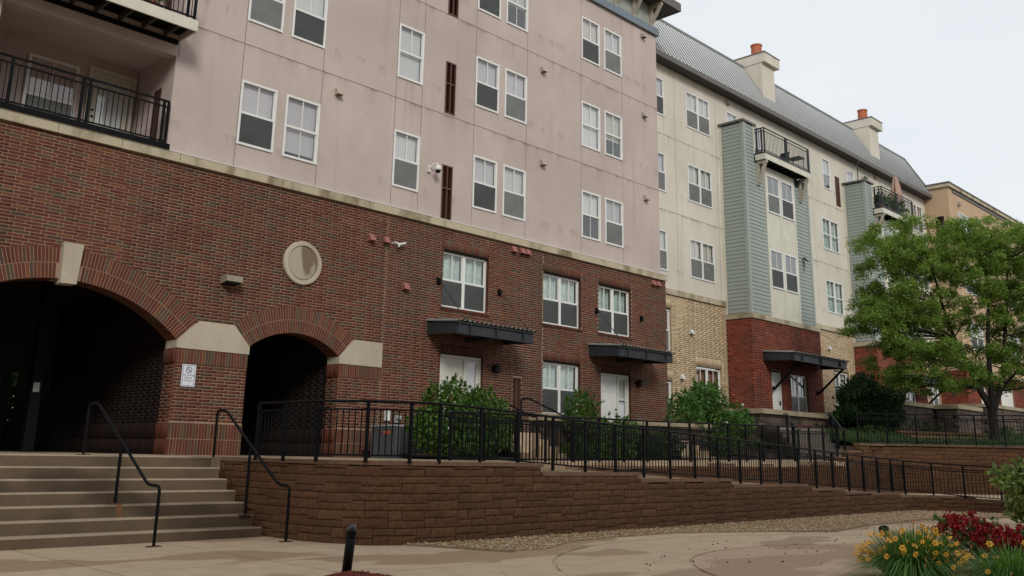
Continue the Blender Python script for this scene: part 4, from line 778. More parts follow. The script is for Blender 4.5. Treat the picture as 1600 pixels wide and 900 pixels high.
t = thing('parasol', 'closed dusty pink parasol on the plant-filled balcony', 'parasol', (48.6, .35, 13.56)); part('pole', MB().tube([(48.6, .35, 13.56), (48.6, .35, 16.1)], .03, 8), M['metal'], t)
m_ = MB(); prof = [(.34, 14.6), (.30, 14.75), (.26, 15.1), (.2, 15.55), (.1, 16.0), (.03, 16.12)]; n = 20
for r, z in prof:
    for k in range(n): a = 2*math.pi*k/n; q = r*(1+.22*math.cos(5*a+1)); m_.v.append((48.6+q*math.cos(a), .35+q*math.sin(a), z+(.08*math.sin(3*a) if z < 14.7 else 0)))
m_.f = [(i*n+k, i*n+(k+1) % n, (i+1)*n+(k+1) % n, (i+1)*n+k) for i in range(len(prof)-1) for k in range(n)]; part('canopy_cloth', m_, M['umbrella'], t)
for k, (x, s_, lab) in enumerate(((45.55, .26, 'red pot plant at the left corner of the plant-filled balcony'), (46.0, .3, 'bushy potted plant just right of the left corner of the plant-filled balcony'), (46.75, .42, 'tall leafy potted plant behind the rail middle of the plant-filled balcony'), (47.5, .3, 'potted plant right of the rail post on the plant-filled balcony'), (48.5, .38, 'potted plant under the closed parasol'))):
    t = thing('potted_plant', lab, 'plant', (x, .1, 13.56), 'plants on the farther bay balcony'); m_ = MB(); m_.lathe((x, .1, 13.56), [(.13, 0), (.19, .32)], 10); part('pot', m_, M['pot'], t)
    V, F = leaves(np.array([x, .1, 14.05+s_*.4])+rng.normal(size=(260, 3))*s_*np.array([.45, .45, .6]), .07); fast('foliage', V, F, M['shrub'], t)
t = thing('feeder_pole', 'thin curved feeder pole beside a pot on top of the farther sage bay', 'pole', (44.95, .8, 14.985)); part('pole', MB().tube([(44.95, .8, 14.98), (45.0, .8, 15.9), (45.12, .8, 16.2), (45.35, .8, 16.3), (45.55, .8, 16.24)], .025, 6), M['gmetal'], t)
t = thing('potted_plant', 'tiny plant pot on the cap of the farther sage bay', 'plant', (45.15, .5, 14.985)); m_ = MB(); m_.lathe((45.15, .5, 14.985), [(.08, 0), (.11, .16)], 8); part('pot', m_, M['louvre'], t); V, F = leaves(np.array([45.15, .5, 15.22])+rng.normal(size=(60, 3))*.07, .05); fast('foliage', V, F, M['dshrub'], t)
t = thing('floodlight', 'small dark floodlight on the right siding strip of the nearer sage bay', 'lamp', (37.4, .23, 9.75)); part('lamp_head', MB().add([(37.32, .1, 9.68), (37.5, .1, 9.68), (37.5, -.02, 9.60), (37.32, -.02, 9.60), (37.32, .18, 9.86), (37.5, .18, 9.86)], [(0, 1, 2, 3), (3, 2, 5, 4), (0, 3, 4), (1, 5, 2), (0, 4, 5, 1)]), M['black'], t); part('conduit', MB().tube([(37.42, .21, 9.72), (37.42, .22, 9.2)], .012, 6), M['gmetal'], t)
# ---- roof
ye, ze, yr, zr = .93, 16.62, 2.36, 19.14; xa, xb = 26.3, 55.38
rf = part('roof', MB().quad((xa, ye, ze), (xb, ye, ze), (xb, yr, zr), (xa, yr, zr)).quad((xa, yr, zr), (xb, yr, zr), (xb, 9, zr+.15), (xa, 9, zr+.15)).quad((xb, ye, ze), (xb, 9, ze), (xb, 9, zr+.15), (xb, yr, zr)), M['roof'], B2)
sm = MB().bar((0, ye-.02, ze+.005), (0, yr, zr+.012), .03, .03).mesh('roof_seam', M['seam'])
for i in range(int((xb-xa)/.26)+1): put('roof_seam', sm, rf, (xa+.26*i, 0, 0))
part('ridge_cap', MB().bar((xa, yr, zr+.02), (xb, yr, zr+.02), .10, .10), M['seam'], rf); part('rake_trim', MB().bar((xb+.02, ye-.02, ze), (xb+.02, yr+.02, zr+.04), .06, .12), M['fascia'], rf)
part('gutter_fascia', MB().box(xa, xb+.06, ye-.03, ye+.02, 16.41, 16.62), M['fascia'], B2); part('roof_soffit', MB().box(xa, xb+.05, ye+.021, YB, 16.41, 16.45), M['soffit'], B2)
part('end_wall', MB().box(X1-.05, X1, YB+.001, 9, 1.0, 16.6), M['beige'], B2)
for dx in (0, 11.48):
    a, b = 36.75+dx, 37.88+dx
    c = part('chimney', MB().box(a, b, 1.38, 2.75, 16.7, 19.13), M['beige'], B2)
    part('chimney_cap', MB().box(a-.03, b+.24, 1.20, 2.95, 19.13, 19.58), M['beige'], c); part('cap_flashing', MB().box(a-.05, b+.26, 1.18, 2.97, 19.581, 19.64), M['fascia'], c)
    m_ = MB(); m_.lathe((a+.62, 1.95, 19.64), [(.27, 0), (.245, .62), (.275, .63), (.275, .70), (.2, .71)], 18); m_.sm = False; part('chimney_pot', m_, M['terra'], c)
# ================================================================== tan building at the end
B3 = thing('corner_building', 'tan stucco building with flat cornice and red brick base at the far end', 'building', (60, 0, 2))
w3 = [(56.7, 58.85, 14.4, 15.72, 1), (68.2, 70.2, 14.4, 15.72, 1), (56.7, 58.8, 10.9, 12.5, 1), (63.5, 65.6, 10.9, 12.5, 1), (56.7, 58.8, 7.6, 9.2, 1), (63.5, 65.6, 7.6, 9.2, 1)]
op = [(60.4, 63.3, 13.3, 15.66), (60.4, 63.3, 10, 12.3)]
mb = holed(MB(), 55.30, 95, 6.3, 16.95, 0, R4(w3)+op)
for r in R4(w3): reveal(mb, r, 0, .1)
for r in op: reveal(mb, r, 0, 1.8); mb.quad((r[0], 1.8, r[2]), (r[1], 1.8, r[2]), (r[1], 1.8, r[3]), (r[0], 1.8, r[3]))
holed_side = [(.35, .85, 13.0, 15.25)]
def side(x, y0, y1, z0, z1, rects):
    t_ = holed(MB(), y0, y1, z0, z1, 0, rects); return [(x, a, c) for a, b, c in t_.v], t_.f
mb.add(*side(55.30, 0, 9, 6.3, 16.95, holed_side)); part('stucco_wall', mb, M['tan'], B3)
part('side_recess', MB().box(55.5, 55.6, .3, .9, 13, 15.3), M['louvre'], B3)
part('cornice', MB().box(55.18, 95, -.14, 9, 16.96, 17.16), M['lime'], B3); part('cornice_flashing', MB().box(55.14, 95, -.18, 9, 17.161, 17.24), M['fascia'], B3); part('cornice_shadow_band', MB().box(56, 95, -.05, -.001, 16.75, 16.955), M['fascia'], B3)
for a, b, c, d, e in w3: window(B3, a+.005, b-.005, c+.005, d-.005, -.02, double=True, blind=.5, muntin_low=False)
for a, b, c, d in op: t = part('balcony_rail', MB().box(a, b, .06, .1, c+.95, c+1.0), M['metal'], B3); [part('baluster', MB().box(a+.15+.2*k, a+.17+.2*k, .07, .09, c, c+.95), M['metal'], B3) for k in range(14)]
dr3 = [(57.2, 58.4, 3.3, 5.7), (60.6, 63.2, 3.3, 5.75)]
mb = holed(MB(), 55.22, 95, 1, 6.3, -.06, dr3); [reveal(mb, r, -.06, .3) for r in dr3]; mb.add(*side(55.22, -.06, 9, 1, 6.3, [])); part('mortar_wall', mb, M['redmortar'], B3)
bb = lambda za, zb: [(a, b) for a, b, c, d in dr3 if zb > c and za < d]
lay(B3, courses(55.2, 75, 2.4, 6.28, .255, .104, .012, bb), (0, -.08, 0), (1, 0, 0), (0, -1, 0), M['redbrick'], 0, stuff_name='red_brickwork')
lay(B3, courses(0, 1.6, 2.4, 6.28, .255, .104, .012, lambda a, b: [], bond=(0, .5)), (55.2, -.08, 0), (0, 1, 0), (-1, 0, 0), M['redbrick'], 280, name='red_brick', stuff_name='red_brickwork')
part('belt_stone', MB().box(55.1, 95, -.16, .0, 6.3, 6.45), M['lime'], B3)
for a, b, c, d in dr3:
    o = part('door_frame', MB().box(a, a+.09, .05, .2, c, d).box(b-.09, b, .05, .2, c, d).box(a+.09, b-.09, .051, .2, d-.1, d), M['white'], B3); part('door_leaf', MB().box(a+.09, b-.09, .1, .14, c, d-.1), M['door'], o)
m_ = MB(); part('vent_hood', MB().box(56.7, 56.9, -.18, 0, 16.1, 16.3), M['pvent'], B3)
# ================================================================== ground, plaza, stairs
struct('ground', MB().quad((-250, -250, -.06), (350, -250, -.06), (350, 350, -.06), (-250, 350, -.06)), M['soil'])
struct('plaza', MB().slab([(-30, -45), (45, -45), (45, -9.0), (27, -9.0), (27, -7), (8, -5.6), (-30, -5.6)], -.05, -.012), M['conc'])
CC = (12.5, -14.9)
P = thing('paving', 'scored tan concrete paving of square slabs in front of the steps', 'paving', (5, -9, 0)); P['kind'] = 'structure'
ys = [-5.62, -7.25, -8.75, -10.3, -11.9, -13.5, -15.1, -16.7, -18.3]
xs = [-1.2, .68, 2.56, 4.45, 6.33, 8.3]
def slab_obj(poly, z1, mat, parent):
    me = MB().slab(poly, -.011, z1).mesh('paving_slab', mat); return put('paving_slab', me, parent, (0, 0, 0))
g = .011
for a, b in zip(xs, xs[1:]):
    for c, d in zip(ys, ys[1:]):
        pl = [(a+g, d+g), (b-g, d+g), (b-g, c-g), (a+g, c-g)]
        slab_obj(pl, 0.0, M['conc'], P)
P2 = thing('paving', 'round paved circle scored in rings around the flower bed', 'paving', (12.5, -14.9, 0)); P2['kind'] = 'structure'
def arc(r, a0, a1, n): return [(CC[0]+r*math.cos(a0+(a1-a0)*i/n), CC[1]+r*math.sin(a0+(a1-a0)*i/n)) for i in range(n+1)]
for r0, r1, n, off, mt in ((1.51, 3.82, 8, .35, 'concpink'), (3.84, 5.48, 12, .11, 'conc'), (5.5, 6.15, 12, .11, 'conc')):
    for k in range(n):
        a0 = off+2*math.pi*k/n+.5*g/r1; a1 = off+2*math.pi*(k+1)/n-.5*g/r1
        rr = r1-2*g
        slab_obj(arc(r0+g, a0, a1, 10)+arc(rr, a1, a0, 10), .004, M[mt], P2)
struct('flower_bed', MB().slab(arc(1.49, 0, 2*math.pi*39/40, 39), -.01, .03), M['redmulch'])
# gravel strip
GE = [(8.45, -7.25), (8.8, -7.62), (9.45, -9.5), (10.0, -9.62), (11.2, -9.05), (12.5, -8.95), (14.0, -9.0), (15.6, -9.6), (17.2, -10.35), (19.0, -10.0), (22.5, -9.85), (25.5, -10.7), (26.6, -12.5), (27.1, -16), (27.3, -16), (27.2, -9.4), (26.3, -8.05), (9.6, -7.9), (8.8, -7.3)]
struct('gravel_strip', MB().slab(GE, -.011, .012), M['gravelbed'])
def inpoly(px, py, poly):
    c = np.zeros(len(px), bool); n = len(poly)
    for i in range(n):
        (x0, y0), (x1, y1) = poly[i], poly[i-1]
        if abs(y1-y0) < 1e-9: continue
        c ^= ((y0 > py) != (y1 > py)) & (px < (x1-x0)*(py-y0)/(y1-y0)+x0)
    return c
def pebbles(name, poly, n, s0, s1, mat, zt=.012):
    p = np.array(poly); X = rng.uniform(p[:, 0].min(), p[:, 0].max(), n); Y = rng.uniform(p[:, 1].min(), p[:, 1].max(), n); k = inpoly(X, Y, poly); X, Y = X[k], Y[k]; n = len(X)
    base = np.array([(1, 0, 0), (0, 1, 0), (-1, 0, 0), (0, -1, 0), (0, 0, .8), (0, 0, -.8)]); F0 = np.array([(0, 1, 4), (1, 2, 4), (2, 3, 4), (3, 0, 4), (1, 0, 5), (2, 1, 5), (3, 2, 5), (0, 3, 5)])
    s = rng.uniform(s0, s1, n); th = rng.uniform(0, 6.28, n); c, q = np.cos(th), np.sin(th); V = np.repeat(base[None], n, 0)*(1+rng.uniform(-.3, .3, (n, 6, 1)))
    V = np.stack([V[:, :, 0]*c[:, None]-V[:, :, 1]*q[:, None], V[:, :, 0]*q[:, None]+V[:, :, 1]*c[:, None], V[:, :, 2]*.7], 2)*s[:, None, None]
    V += np.stack([X, Y, zt+s*rng.uniform(0, .7, n)], 1)[:, None]; return fast(name, V.reshape(-1, 3), (F0[None]+6*np.arange(n)[:, None, None]).reshape(-1, 3), mat, kind='stuff')
pebbles('gravel', GE, 62000, .010, .024, M['gravel'])
pebbles('stray_gravel', [(4.5, -5.75), (4.5, -5.62), (7.9, -5.62), (8.5, -6.4), (8.75, -7.7), (8.45, -7.7), (8.1, -6.5), (7.6, -5.75)], 900, .008, .02, M['gravel'], 0)
pebbles('leaf_litter', [(8, -11.8), (15, -9), (24, -10), (20, -13), (12, -13)], 420, .008, .022, M['soil'], .0)
MP = [(5.88, -10.30), (6.15, -10.14), (6.42, -10.0), (6.50, -10.14), (6.52, -10.5), (6.6, -11.4), (5.6, -11.4), (5.55, -10.6)]
struct('mulch_bed', MB().slab(MP, -.011, .006), M['redmulch']); pebbles('mulch_chips', [(a, b) for a, b in MP], 2600, .008, .02, M['redmulch'], .004)
# raised landing, walkway, planting beds and ramp
struct('landing', MB().slab([(2.4, -4.10), (7.97, -4.10), (8.24, -4.15), (8.26, -6.6), (8.4, -7.0), (8.6, -7.28), (8.9, -7.5), (9.4, -7.72), (10, -7.85), (11.4, -7.87), (11.4, -5.95), (14, -5.95), (14, 7), (2.4, 7)], .55, 1.13), M['step'])
mb = MB()
for a, b, za, zb in ((14, 18.5, 1.13, 1.165), (18.5, 25, 1.165, 1.24), (25, 28.6, 1.24, 1.30)): mb.add([(a, -5.95, za), (b, -5.95, zb), (b, -3.9, zb), (a, -3.9, za), (a, -5.95, za-.14), (b, -5.95, zb-.14)], [(0, 1, 2, 3), (4, 5, 1, 0)])
struct('walkway', mb, M['conc'])
struct('ramp', MB().quad((11.4, -7.84, 1.08), (27, -7.84, .40), (27, -5.97, .40), (11.4, -5.97, 1.08)).quad((11.4, -7.84, 0), (27, -7.84, 0), (27, -7.84, .40), (11.4, -7.84, 1.08)).quad((27, -7.84, .40), (36, -16, .28), (42, -16, .28), (27, -5.97, .40)).quad((27.45, -18, .12), (36, -18, .12), (36, -16, .28), (27.3, -7.84, .40)), M['conc'])
mb = MB(); mb.quad((14, -3.9, 1.15), (27, -3.9, 1.27), (27, .0, 1.5), (14, .0, 1.3)); mb.quad((27, -3.9, 1.27), (28.6, -3.9, 1.3), (33.2, -1.45, 2.3), (27, -1.4, 1.5)).quad((27, -1.4, 1.5), (33.2, -1.45, 2.3), (33.2, 1.4, 2.45), (26.6, 1.4, 1.6)); struct('planting_bed', mb, M['mulch'])
W3 = [(28.6, -5.65), (29.0, -6.0), (32.6, -9.75), (38, -15.4), (42, -19.5)]
Q3 = [(33.0, .25), (37, .25), (52, .25), (66, .25), (80, 0)]
def pl(pts, t): k = min(int(t*(len(pts)-1)), len(pts)-2); f = t*(len(pts)-1)-k; return np.array(pts[k])*(1-f)+np.array(pts[k+1])*f
mb = MB(); nu, nv = 32, 16
for i in range(nu+1):
    for j in range(nv+1):
        p = pl(W3, i/nu)*(1-j/nv)+pl(Q3, i/nu)*j/nv; z = 1.76+(.75+.75*i/nu)*(j/nv)**.8+.03*math.sin(p[0]*1.3)*math.sin(p[1]*1.7)*(j > 0); mb.v.append((p[0], p[1], z))
mb.f = [(i*(nv+1)+j, (i+1)*(nv+1)+j, (i+1)*(nv+1)+j+1, i*(nv+1)+j+1) for i in range(nu) for j in range(nv)]; LAWN = np.array(mb.v).reshape(nu+1, nv+1, 3); struct('lawn', mb, M['lawn'])
n = 26000; u = rng.uniform(.01, 1, n)*nu*.999; v = rng.uniform(0, .62, n)*nv*.999; i, j = u.astype(int), v.astype(int); fu, fv = (u-i)[:, None], (v-j)[:, None]
G0 = (LAWN[i, j]*(1-fu)+LAWN[i+1, j]*fu)*(1-fv)+(LAWN[i, j+1]*(1-fu)+LAWN[i+1, j+1]*fu)*fv
def blades(name, base, h, w, mat, lean=.5):
    n = len(base); a = rng.uniform(0, 6.28, n); d = np.stack([np.cos(a), np.sin(a), 0*a], 1); hh = h*rng.uniform(.5, 1.2, n)[:, None]; tip = base+np.array([0, 0, 1])*hh+d[:, [1, 0, 2]]*hh*lean
    V = np.stack([base-d*w, base+d*w, tip], 1).reshape(-1, 3); return fast(name, V, np.arange(3*n).reshape(-1, 3), mat, kind='stuff')
blades('grass', G0, .10, .012, M['grass'])
# steps
ST = thing('steps', 'wide flight of seven stained concrete steps up to the arches', 'steps', (5.5, -5, 0))
RS = [.165]*6+[.14]; zt = 1.13
for k in range(7):
    yf = -4.10-.283*k if k else -4.12
    yf = -4.12-.283*k; z1 = 1.13-.165*k-(.0 if k else .0); z0 = 0 if k == 6 else z1-.165
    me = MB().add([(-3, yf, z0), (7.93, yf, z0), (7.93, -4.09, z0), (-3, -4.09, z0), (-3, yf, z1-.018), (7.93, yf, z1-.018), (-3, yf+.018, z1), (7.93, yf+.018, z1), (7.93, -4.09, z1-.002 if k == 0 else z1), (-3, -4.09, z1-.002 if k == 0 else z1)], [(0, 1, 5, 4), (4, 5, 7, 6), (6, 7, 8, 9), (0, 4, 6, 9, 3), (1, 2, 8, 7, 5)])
    o_ = part('step', me, [M['step'], M['riser']], ST); o_.data.polygons[0].material_index = 1  # riser face in a darker concrete: its shade painted in, along with grime
def handrail(label, x, pts, posts, grp):
    t = thing('handrail', label, 'handrail', (x, pts[0][0], 0), grp)
    part('rail', MB().tube([(x, y, z) for y, z in pts], .021, 10), M['metal'], t)
    for y, z0, z1, nm in posts:
        if nm: part('post', MB().tube([(x, y, z0), (x, y, z1)], .022, 10), M['metal'], t)
        part('base_plate', MB().box(x-.09, x+.09, y-.05, y+.05, z0, z0+.012), M['rust'], t)
def fil(pts, r=.09, n=5):
    out = [pts[0]]
    for a, b, c in zip(pts, pts[1:], pts[2:]):
        a, b, c = map(np.array, (a, b, c)); p = b+(a-b)/np.linalg.norm(a-b)*min(r, .45*np.linalg.norm(a-b)); q = b+(c-b)/np.linalg.norm(c-b)*min(r, .45*np.linalg.norm(c-b))
        for i in range(n+1): t = i/n; out.append(tuple((1-t)**2*p+2*t*(1-t)*b+t*t*q))
    return out+[pts[-1]]
handrail('black tube handrail standing in the middle of the concrete steps', 6.0, fil([(-6.37, .0), (-6.37, .76), (-6.02, .77), (-4.08, 1.90), (-3.76, 1.90), (-3.76, 1.13)]), [(-6.37, 0.0, 0, 0), (-3.76, 1.13, 0, 0), (-5.06, .30+.175, 1.30, 1)], 'handrails on the concrete steps')
handrail('black tube handrail along the block wall at the right end of the steps', 7.78, fil([(-6.70, .0), (-6.70, .76), (-6.4, .77), (-4.72, 1.86), (-4.45, 1.86), (-4.45, 1.13)]), [(-6.70, .0, 0, 0), (-5.55, .30, 1.28, 1)], 'handrails on the concrete steps')
# ================================================================== block retaining walls
def resample(pts, ds):
    pts = [np.array(p, float) for p in pts]; out = [pts[0]]
    for a, b in zip(pts, pts[1:]):
        L_ = np.linalg.norm(b-a); n = max(1, round(L_/ds)); out += [a+(b-a)*i/n for i in range(1, n+1)]
    return out
def block_wall(name, label, cat, path, steps, zb, H=.235, cap=True, singles=300, mats=('block', 'blockback', 'blockcap'), thick=.28, group=None, mod=.62, back=True):
    """path: plan points (front face, wall on the left of travel is the back). steps: [(s_end, ztop)] along the path"""
    path = [np.array(p, float) for p in path]; seg = [np.linalg.norm(b-a) for a, b in zip(path, path[1:])]; cum = np.concatenate([[0], np.cumsum(seg)]); T = cum[-1]
    def at(s):
        k = min(max(int(np.searchsorted(cum, s, 'right'))-1, 0), len(seg)-1); return path[k]+(path[k+1]-path[k])*(s-cum[k])/seg[k]
    def top(s):
        for e, z in steps:
            if s < e: return z
        return steps[-1][1]
    t = thing(name, label, cat, tuple(at(T/2))+(zb,), group)
    S = np.arange(0, T, .5).tolist()+[e for e, _ in steps if e < T]+[T]; S = sorted(set(np.round(S, 4)))
    mb = MB()
    for a, b in zip(S, S[1:]):
        A, B_ = at(a), at(b); d = (B_-A)/np.linalg.norm(B_-A); nb = np.array([-d[1], d[0]]); z = top((a+b)/2)-(.06 if cap else .0)
        P_ = [A+nb*.10, B_+nb*.10, B_+nb*thick, A+nb*thick]
        mb.quad((*P_[0], zb-.1), (*P_[1], zb-.1), (*P_[1], z), (*P_[0], z)); mb.quad((*P_[0], z), (*P_[1], z), (*P_[2], z), (*P_[3], z)); mb.quad((*P_[3], zb-.1), (*P_[2], zb-.1), (*P_[2], z), (*P_[3], z))
        mb.quad((*P_[0], zb-.1), (*P_[0], z), (*P_[3], z), (*P_[3], zb-.1)); mb.quad((*P_[1], zb-.1), (*P_[2], zb-.1), (*P_[2], z), (*P_[1], z))
    part('wall_core', mb, M[mats[1]], t)
    B = []; j = .010
    ztop = max(z for _, z in steps); nrow = int(math.ceil((ztop-zb)/H))
    for r in range(nrow):
        z0 = zb+r*H; s = -random.random()*mod; kind = r % 2
        while s < T:
            w = mod*random.uniform(.85, 1.15); kind ^= 1; a = max(s, 0); b = min(s+w, T); s += w
            if b-a < .06: continue
            ht = H*random.choice((.40, .60)) if True else H
            rows = ((z0, z0+H*.58), (z0+H*.58, z0+H)) if kind else ((z0, z0+H*.42), (z0+H*.42, z0+H))
            for (za, zc), sp in zip(rows, ((.36, ), (.5, )) if kind else (random.choice(((.5, ), (.66, ))), (.34, ))):
                e = [a]+[a+(b-a)*q for q in sp]+[b]
                for p, q in zip(e, e[1:]):
                    zt_ = min(zc, top((p+q)/2)-(.06 if cap else 0))
                    if zt_-za > .03 and q-p > .04: B.append((p, q, za, zt_-.0))
    seen = []
    for p, q, za, zc in B:
        A, B_ = at(p), at(q); P_ = np.array([(*A, za), (*B_, za), (*A, zc), (*B_, zc)]); x, y, z = proj(P_); ok = (z > 0).all() and x.max() > 0 and x.min() < 1600 and y.min() < 900
        seen.append((x.max()-x.min())*(y.max()-y.min()) if ok else 0)
    order = np.argsort(seen)[::-1]; sing = set(int(i) for i in order[:singles] if seen[i] > 0); V = []; F = []
    Fb = [(0, 1, 5, 4), (1, 2, 6, 5), (4, 5, 9, 8), (5, 6, 10, 9), (2, 3, 7, 6), (6, 7, 11, 10), (8, 9, 13, 12), (9, 10, 14, 13), (10, 11, 15, 14)]
    NV = 6; var = []
    for k in range(NV): var.append(rng.uniform(-.001, .011, (4, 4)))
    def verts(w, h, k):          # split-face block, origin at lower left of the front face, x right, y back
        o = []; d = var[k]
        for zi, fz in enumerate((0, .3, .72, 1)):
            for xi, fx in enumerate((0, .3, .7, 1)):
                edge = fx in (0, 1) or fz in (0, 1); o.append((j/2+fx*(w-j), (0.0 if edge else -.012+d[zi][xi]*.9), j/2+fz*(h-j)))
        m0 = len(o)
        for fx, fz in ((0, 0), (1, 0), (1, 1), (0, 1)): o.append((j/2+fx*(w-j), .12, j/2+fz*(h-j)))
        return o
    FF = Fb+[(16, 17, 3, 2, 1, 0), (17, 18, 15, 11, 7, 3), (18, 19, 12, 13, 14, 15), (19, 16, 0, 4, 8, 12)]
    cache = {}
    sm = MB()
    for i, (p, q, za, zc) in enumerate(B):
        A, B_ = at(p), at(q); d = (B_-A); w = np.linalg.norm(d); d = d/w; nb = np.array([-d[1], d[0]]); k = random.randrange(NV); h = zc-za
        if i in sing:
            key = (round(w, 2), round(h, 3), k)
            if key not in cache: m_ = MB(); m_.add(verts(w, h, k), FF); cache[key] = m_.mesh('block', M[mats[0]])
            o = put('block', cache[key], t, (A[0], A[1], za)); o.rotation_euler = (0, 0, math.atan2(d[1], d[0])); o.location.x += nb[0]*.015*((za-zb)//H); o.location.y += nb[1]*.015*((za-zb)//H)
        else: bt = .015*((za-zb)//H); sm.add([(A[0]+d[0]*x+nb[0]*(y+bt), A[1]+d[1]*x+nb[1]*(y+bt), za+z) for x, y, z in verts(w, h, k)], FF)
    if sm.v: part('blockwork', sm, M[mats[0]], t, kind='stuff')
    if cap:
        s0 = 0
        for e, z in steps:
            e = min(e, T); n = max(1, int(round((e-s0)/.62)))
            for i in range(n):
                a, b = s0+(e-s0)*i/n, s0+(e-s0)*(i+1)/n; A, B_ = at(a+.003), at(b-.003); d = (B_-A)/np.linalg.norm(B_-A); nb = np.array([-d[1], d[0]]); o_ = random.uniform(.0, .015)
                part('cap_block', MB().slab([tuple(A+nb*(.055-o_)), tuple(B_+nb*(.055-o_)), tuple(B_+nb*thick), tuple(A+nb*thick)], z-.058, z), M[mats[2]], t)
            s0 = e
            if s0 >= T: break
    return t
corner = [(8.02, -4.14), (8.03, -6.6), (8.10, -7.05), (8.28, -7.45), (8.6, -7.78), (9.0, -7.98), (9.5, -8.08), (10.2, -8.1)]
front = corner+[(26.0, -8.1), (26.6, -8.35), (27.0, -8.85), (27.15, -9.5), (27.2, -18)]
def s_of(path, x):
    s = 0
    for a, b in zip(path, path[1:]):
        if a[0] <= x <= b[0] and b[0]-a[0] > 1: return s+(x-a[0])
        s += math.dist(a, b)
    return s
q = lambda x: s_of(front, x)
block_wall('retaining_wall', 'long brown split block retaining wall curving from the steps and stepping down to the right', 'wall', front, [(q(11.66), 1.13), (q(14.3), .985), (q(17.45), .87), (q(20.65), .74), (q(22.45), .635), (q(23.95), .535), (q(25.7), .49), (q(26)+1.9, .41), (q(26)+3.4, .32), (99, .24)], -.02)
w2p = [(11.4, -6.0), (26.4, -6.0)]
block_wall('retaining_wall', 'brown block wall behind the ramp railing, holding up the walkway', 'wall', w2p, [(7.1, 1.075), (13.4, 1.15), (99, 1.23)], .38, singles=200)
w3p = [(26.42, -6.0), (29.0, -6.03), (32.6, -9.78), (38, -15.4)]
block_wall('retaining_wall', 'taller brown block wall at the right, below the railing of the lawn', 'wall', w3p, [(.9, 1.38), (1.7, 1.58), (99, 1.80)], .20, singles=260)
block_wall('garden_wall', 'low brown block terrace wall in the lawn left of the tree, the lower one', 'wall', [(33.0, -5.6), (36.6, -7.4)], [(99, 2.16)], 1.8, singles=120)
block_wall('garden_wall', 'low brown block terrace wall in the lawn left of the tree, the upper one', 'wall', [(34.6, -4.6), (38.6, -6.2)], [(99, 2.38)], 1.95, singles=120)
# ================================================================== fences
def fence(label, pts, panels_double=True, grp='black steel railings', skip=None, name='railing'):
    """pts: (x, y, z_base, z_top) per post"""
    t = thing(name, label, 'railing', tuple(pts[len(pts)//2][:3]), grp); P_ = [np.array(p, float) for p in pts]
    part('handrail', MB().tube([(p[0], p[1], p[3]) for p in P_], .019, 8), M['metal'], t)
    b = MB(); b2 = MB(); b3 = MB(); nb = 0; bm = {}
    for i, (a, c) in enumerate(zip(P_, P_[1:])):
        for m_, dz, f in ((b, -.115, 1), (b2, -.175, panels_double if isinstance(panels_double, bool) else i >= panels_double), (b3, None, 1)):
            if not f: continue
            za, zc = (a[3]+dz, c[3]+dz) if dz else (a[2]+.075, c[2]+.075); m_.bar((a[0], a[1], za), (c[0], c[1], zc), .022, .024)
        n = max(2, int(round(np.linalg.norm((c-a)[:2])/.095)))
        for k in range(1, n):
            f = k/n; p = a+(c-a)*f; z0, z1 = p[2]+.085, p[3]-.12; key = round(z1-z0, 2)
            if key not in bm: bm[key] = MB().box(-.0065, .0065, -.0065, .0065, 0, key).mesh('baluster', M['metal'])
            put('baluster', bm[key], t, (p[0], p[1], z0))
    part('upper_rail', b, M['metal'], t)
    if b2.v: part('second_rail', b2, M['metal'], t)
    part('bottom_rail', b3, M['metal'], t)
    for p in P_: part('post', MB().box(p[0]-.021, p[0]+.021, p[1]-.021, p[1]+.021, p[2]-.03, p[3]-.02), M['metal'], t)
    return t
zt_f = lambda x: np.interp(x, [9.3, 10.3, 11.1, 11.95, 13.64, 15.34, 17.03, 18.68, 20.35, 21.99, 23.64, 25.31, 26.5], [1.965, 1.945, 1.915, 1.875, 1.80, 1.735, 1.67, 1.60, 1.53, 1.455, 1.39, 1.33, 1.29])
pa = [(7.95, -5.43, 1.13, 1.96), (7.95, -6.2, 1.13, 1.96), (8.02, -6.95, 1.13, 1.96), (8.40, -7.62, 1.13, 1.96), (8.95, -7.93, 1.13, 1.963)]
xs_ = [9.45+.836*i for i in range(21)]
pa += [(x, -8.0, zt_f(x)-(.83 if x < 11.5 else .835+.012*(x > 12)), zt_f(x)) for x in xs_]
pa += [(27.0, -8.42, .40, 1.25), (27.12, -9.2, .34, 1.215), (27.15, -10.1, .30, 1.18), (27.15, -11.0, .26, 1.15), (27.15, -11.9, .22, 1.12)]
fence('long black steel railing on the front retaining wall beside the ramp', pa, panels_double=5)
zb_f = lambda x: np.interp(x, [14, 18.5, 25, 27], [1.10, 1.16, 1.25, 1.30])
pb = [(9.9+.842*i, -5.88, zb_f(9.9+.842*i) if i else 1.1, np.interp(9.9+.842*i, [9.9, 14, 18.4, 22.4, 26.7], [1.97, 2.01, 2.06, 2.12, 2.19])) for i in range(2, 21)]
fence('black steel railing behind the ramp along the walkway, middle of the picture', pb)
pc = [(28.75+.62*k, -5.62-.655*k, 1.80, 2.70+.004*k) for k in range(14)]
fence('black steel railing on the taller block wall in front of the lawn', pc)
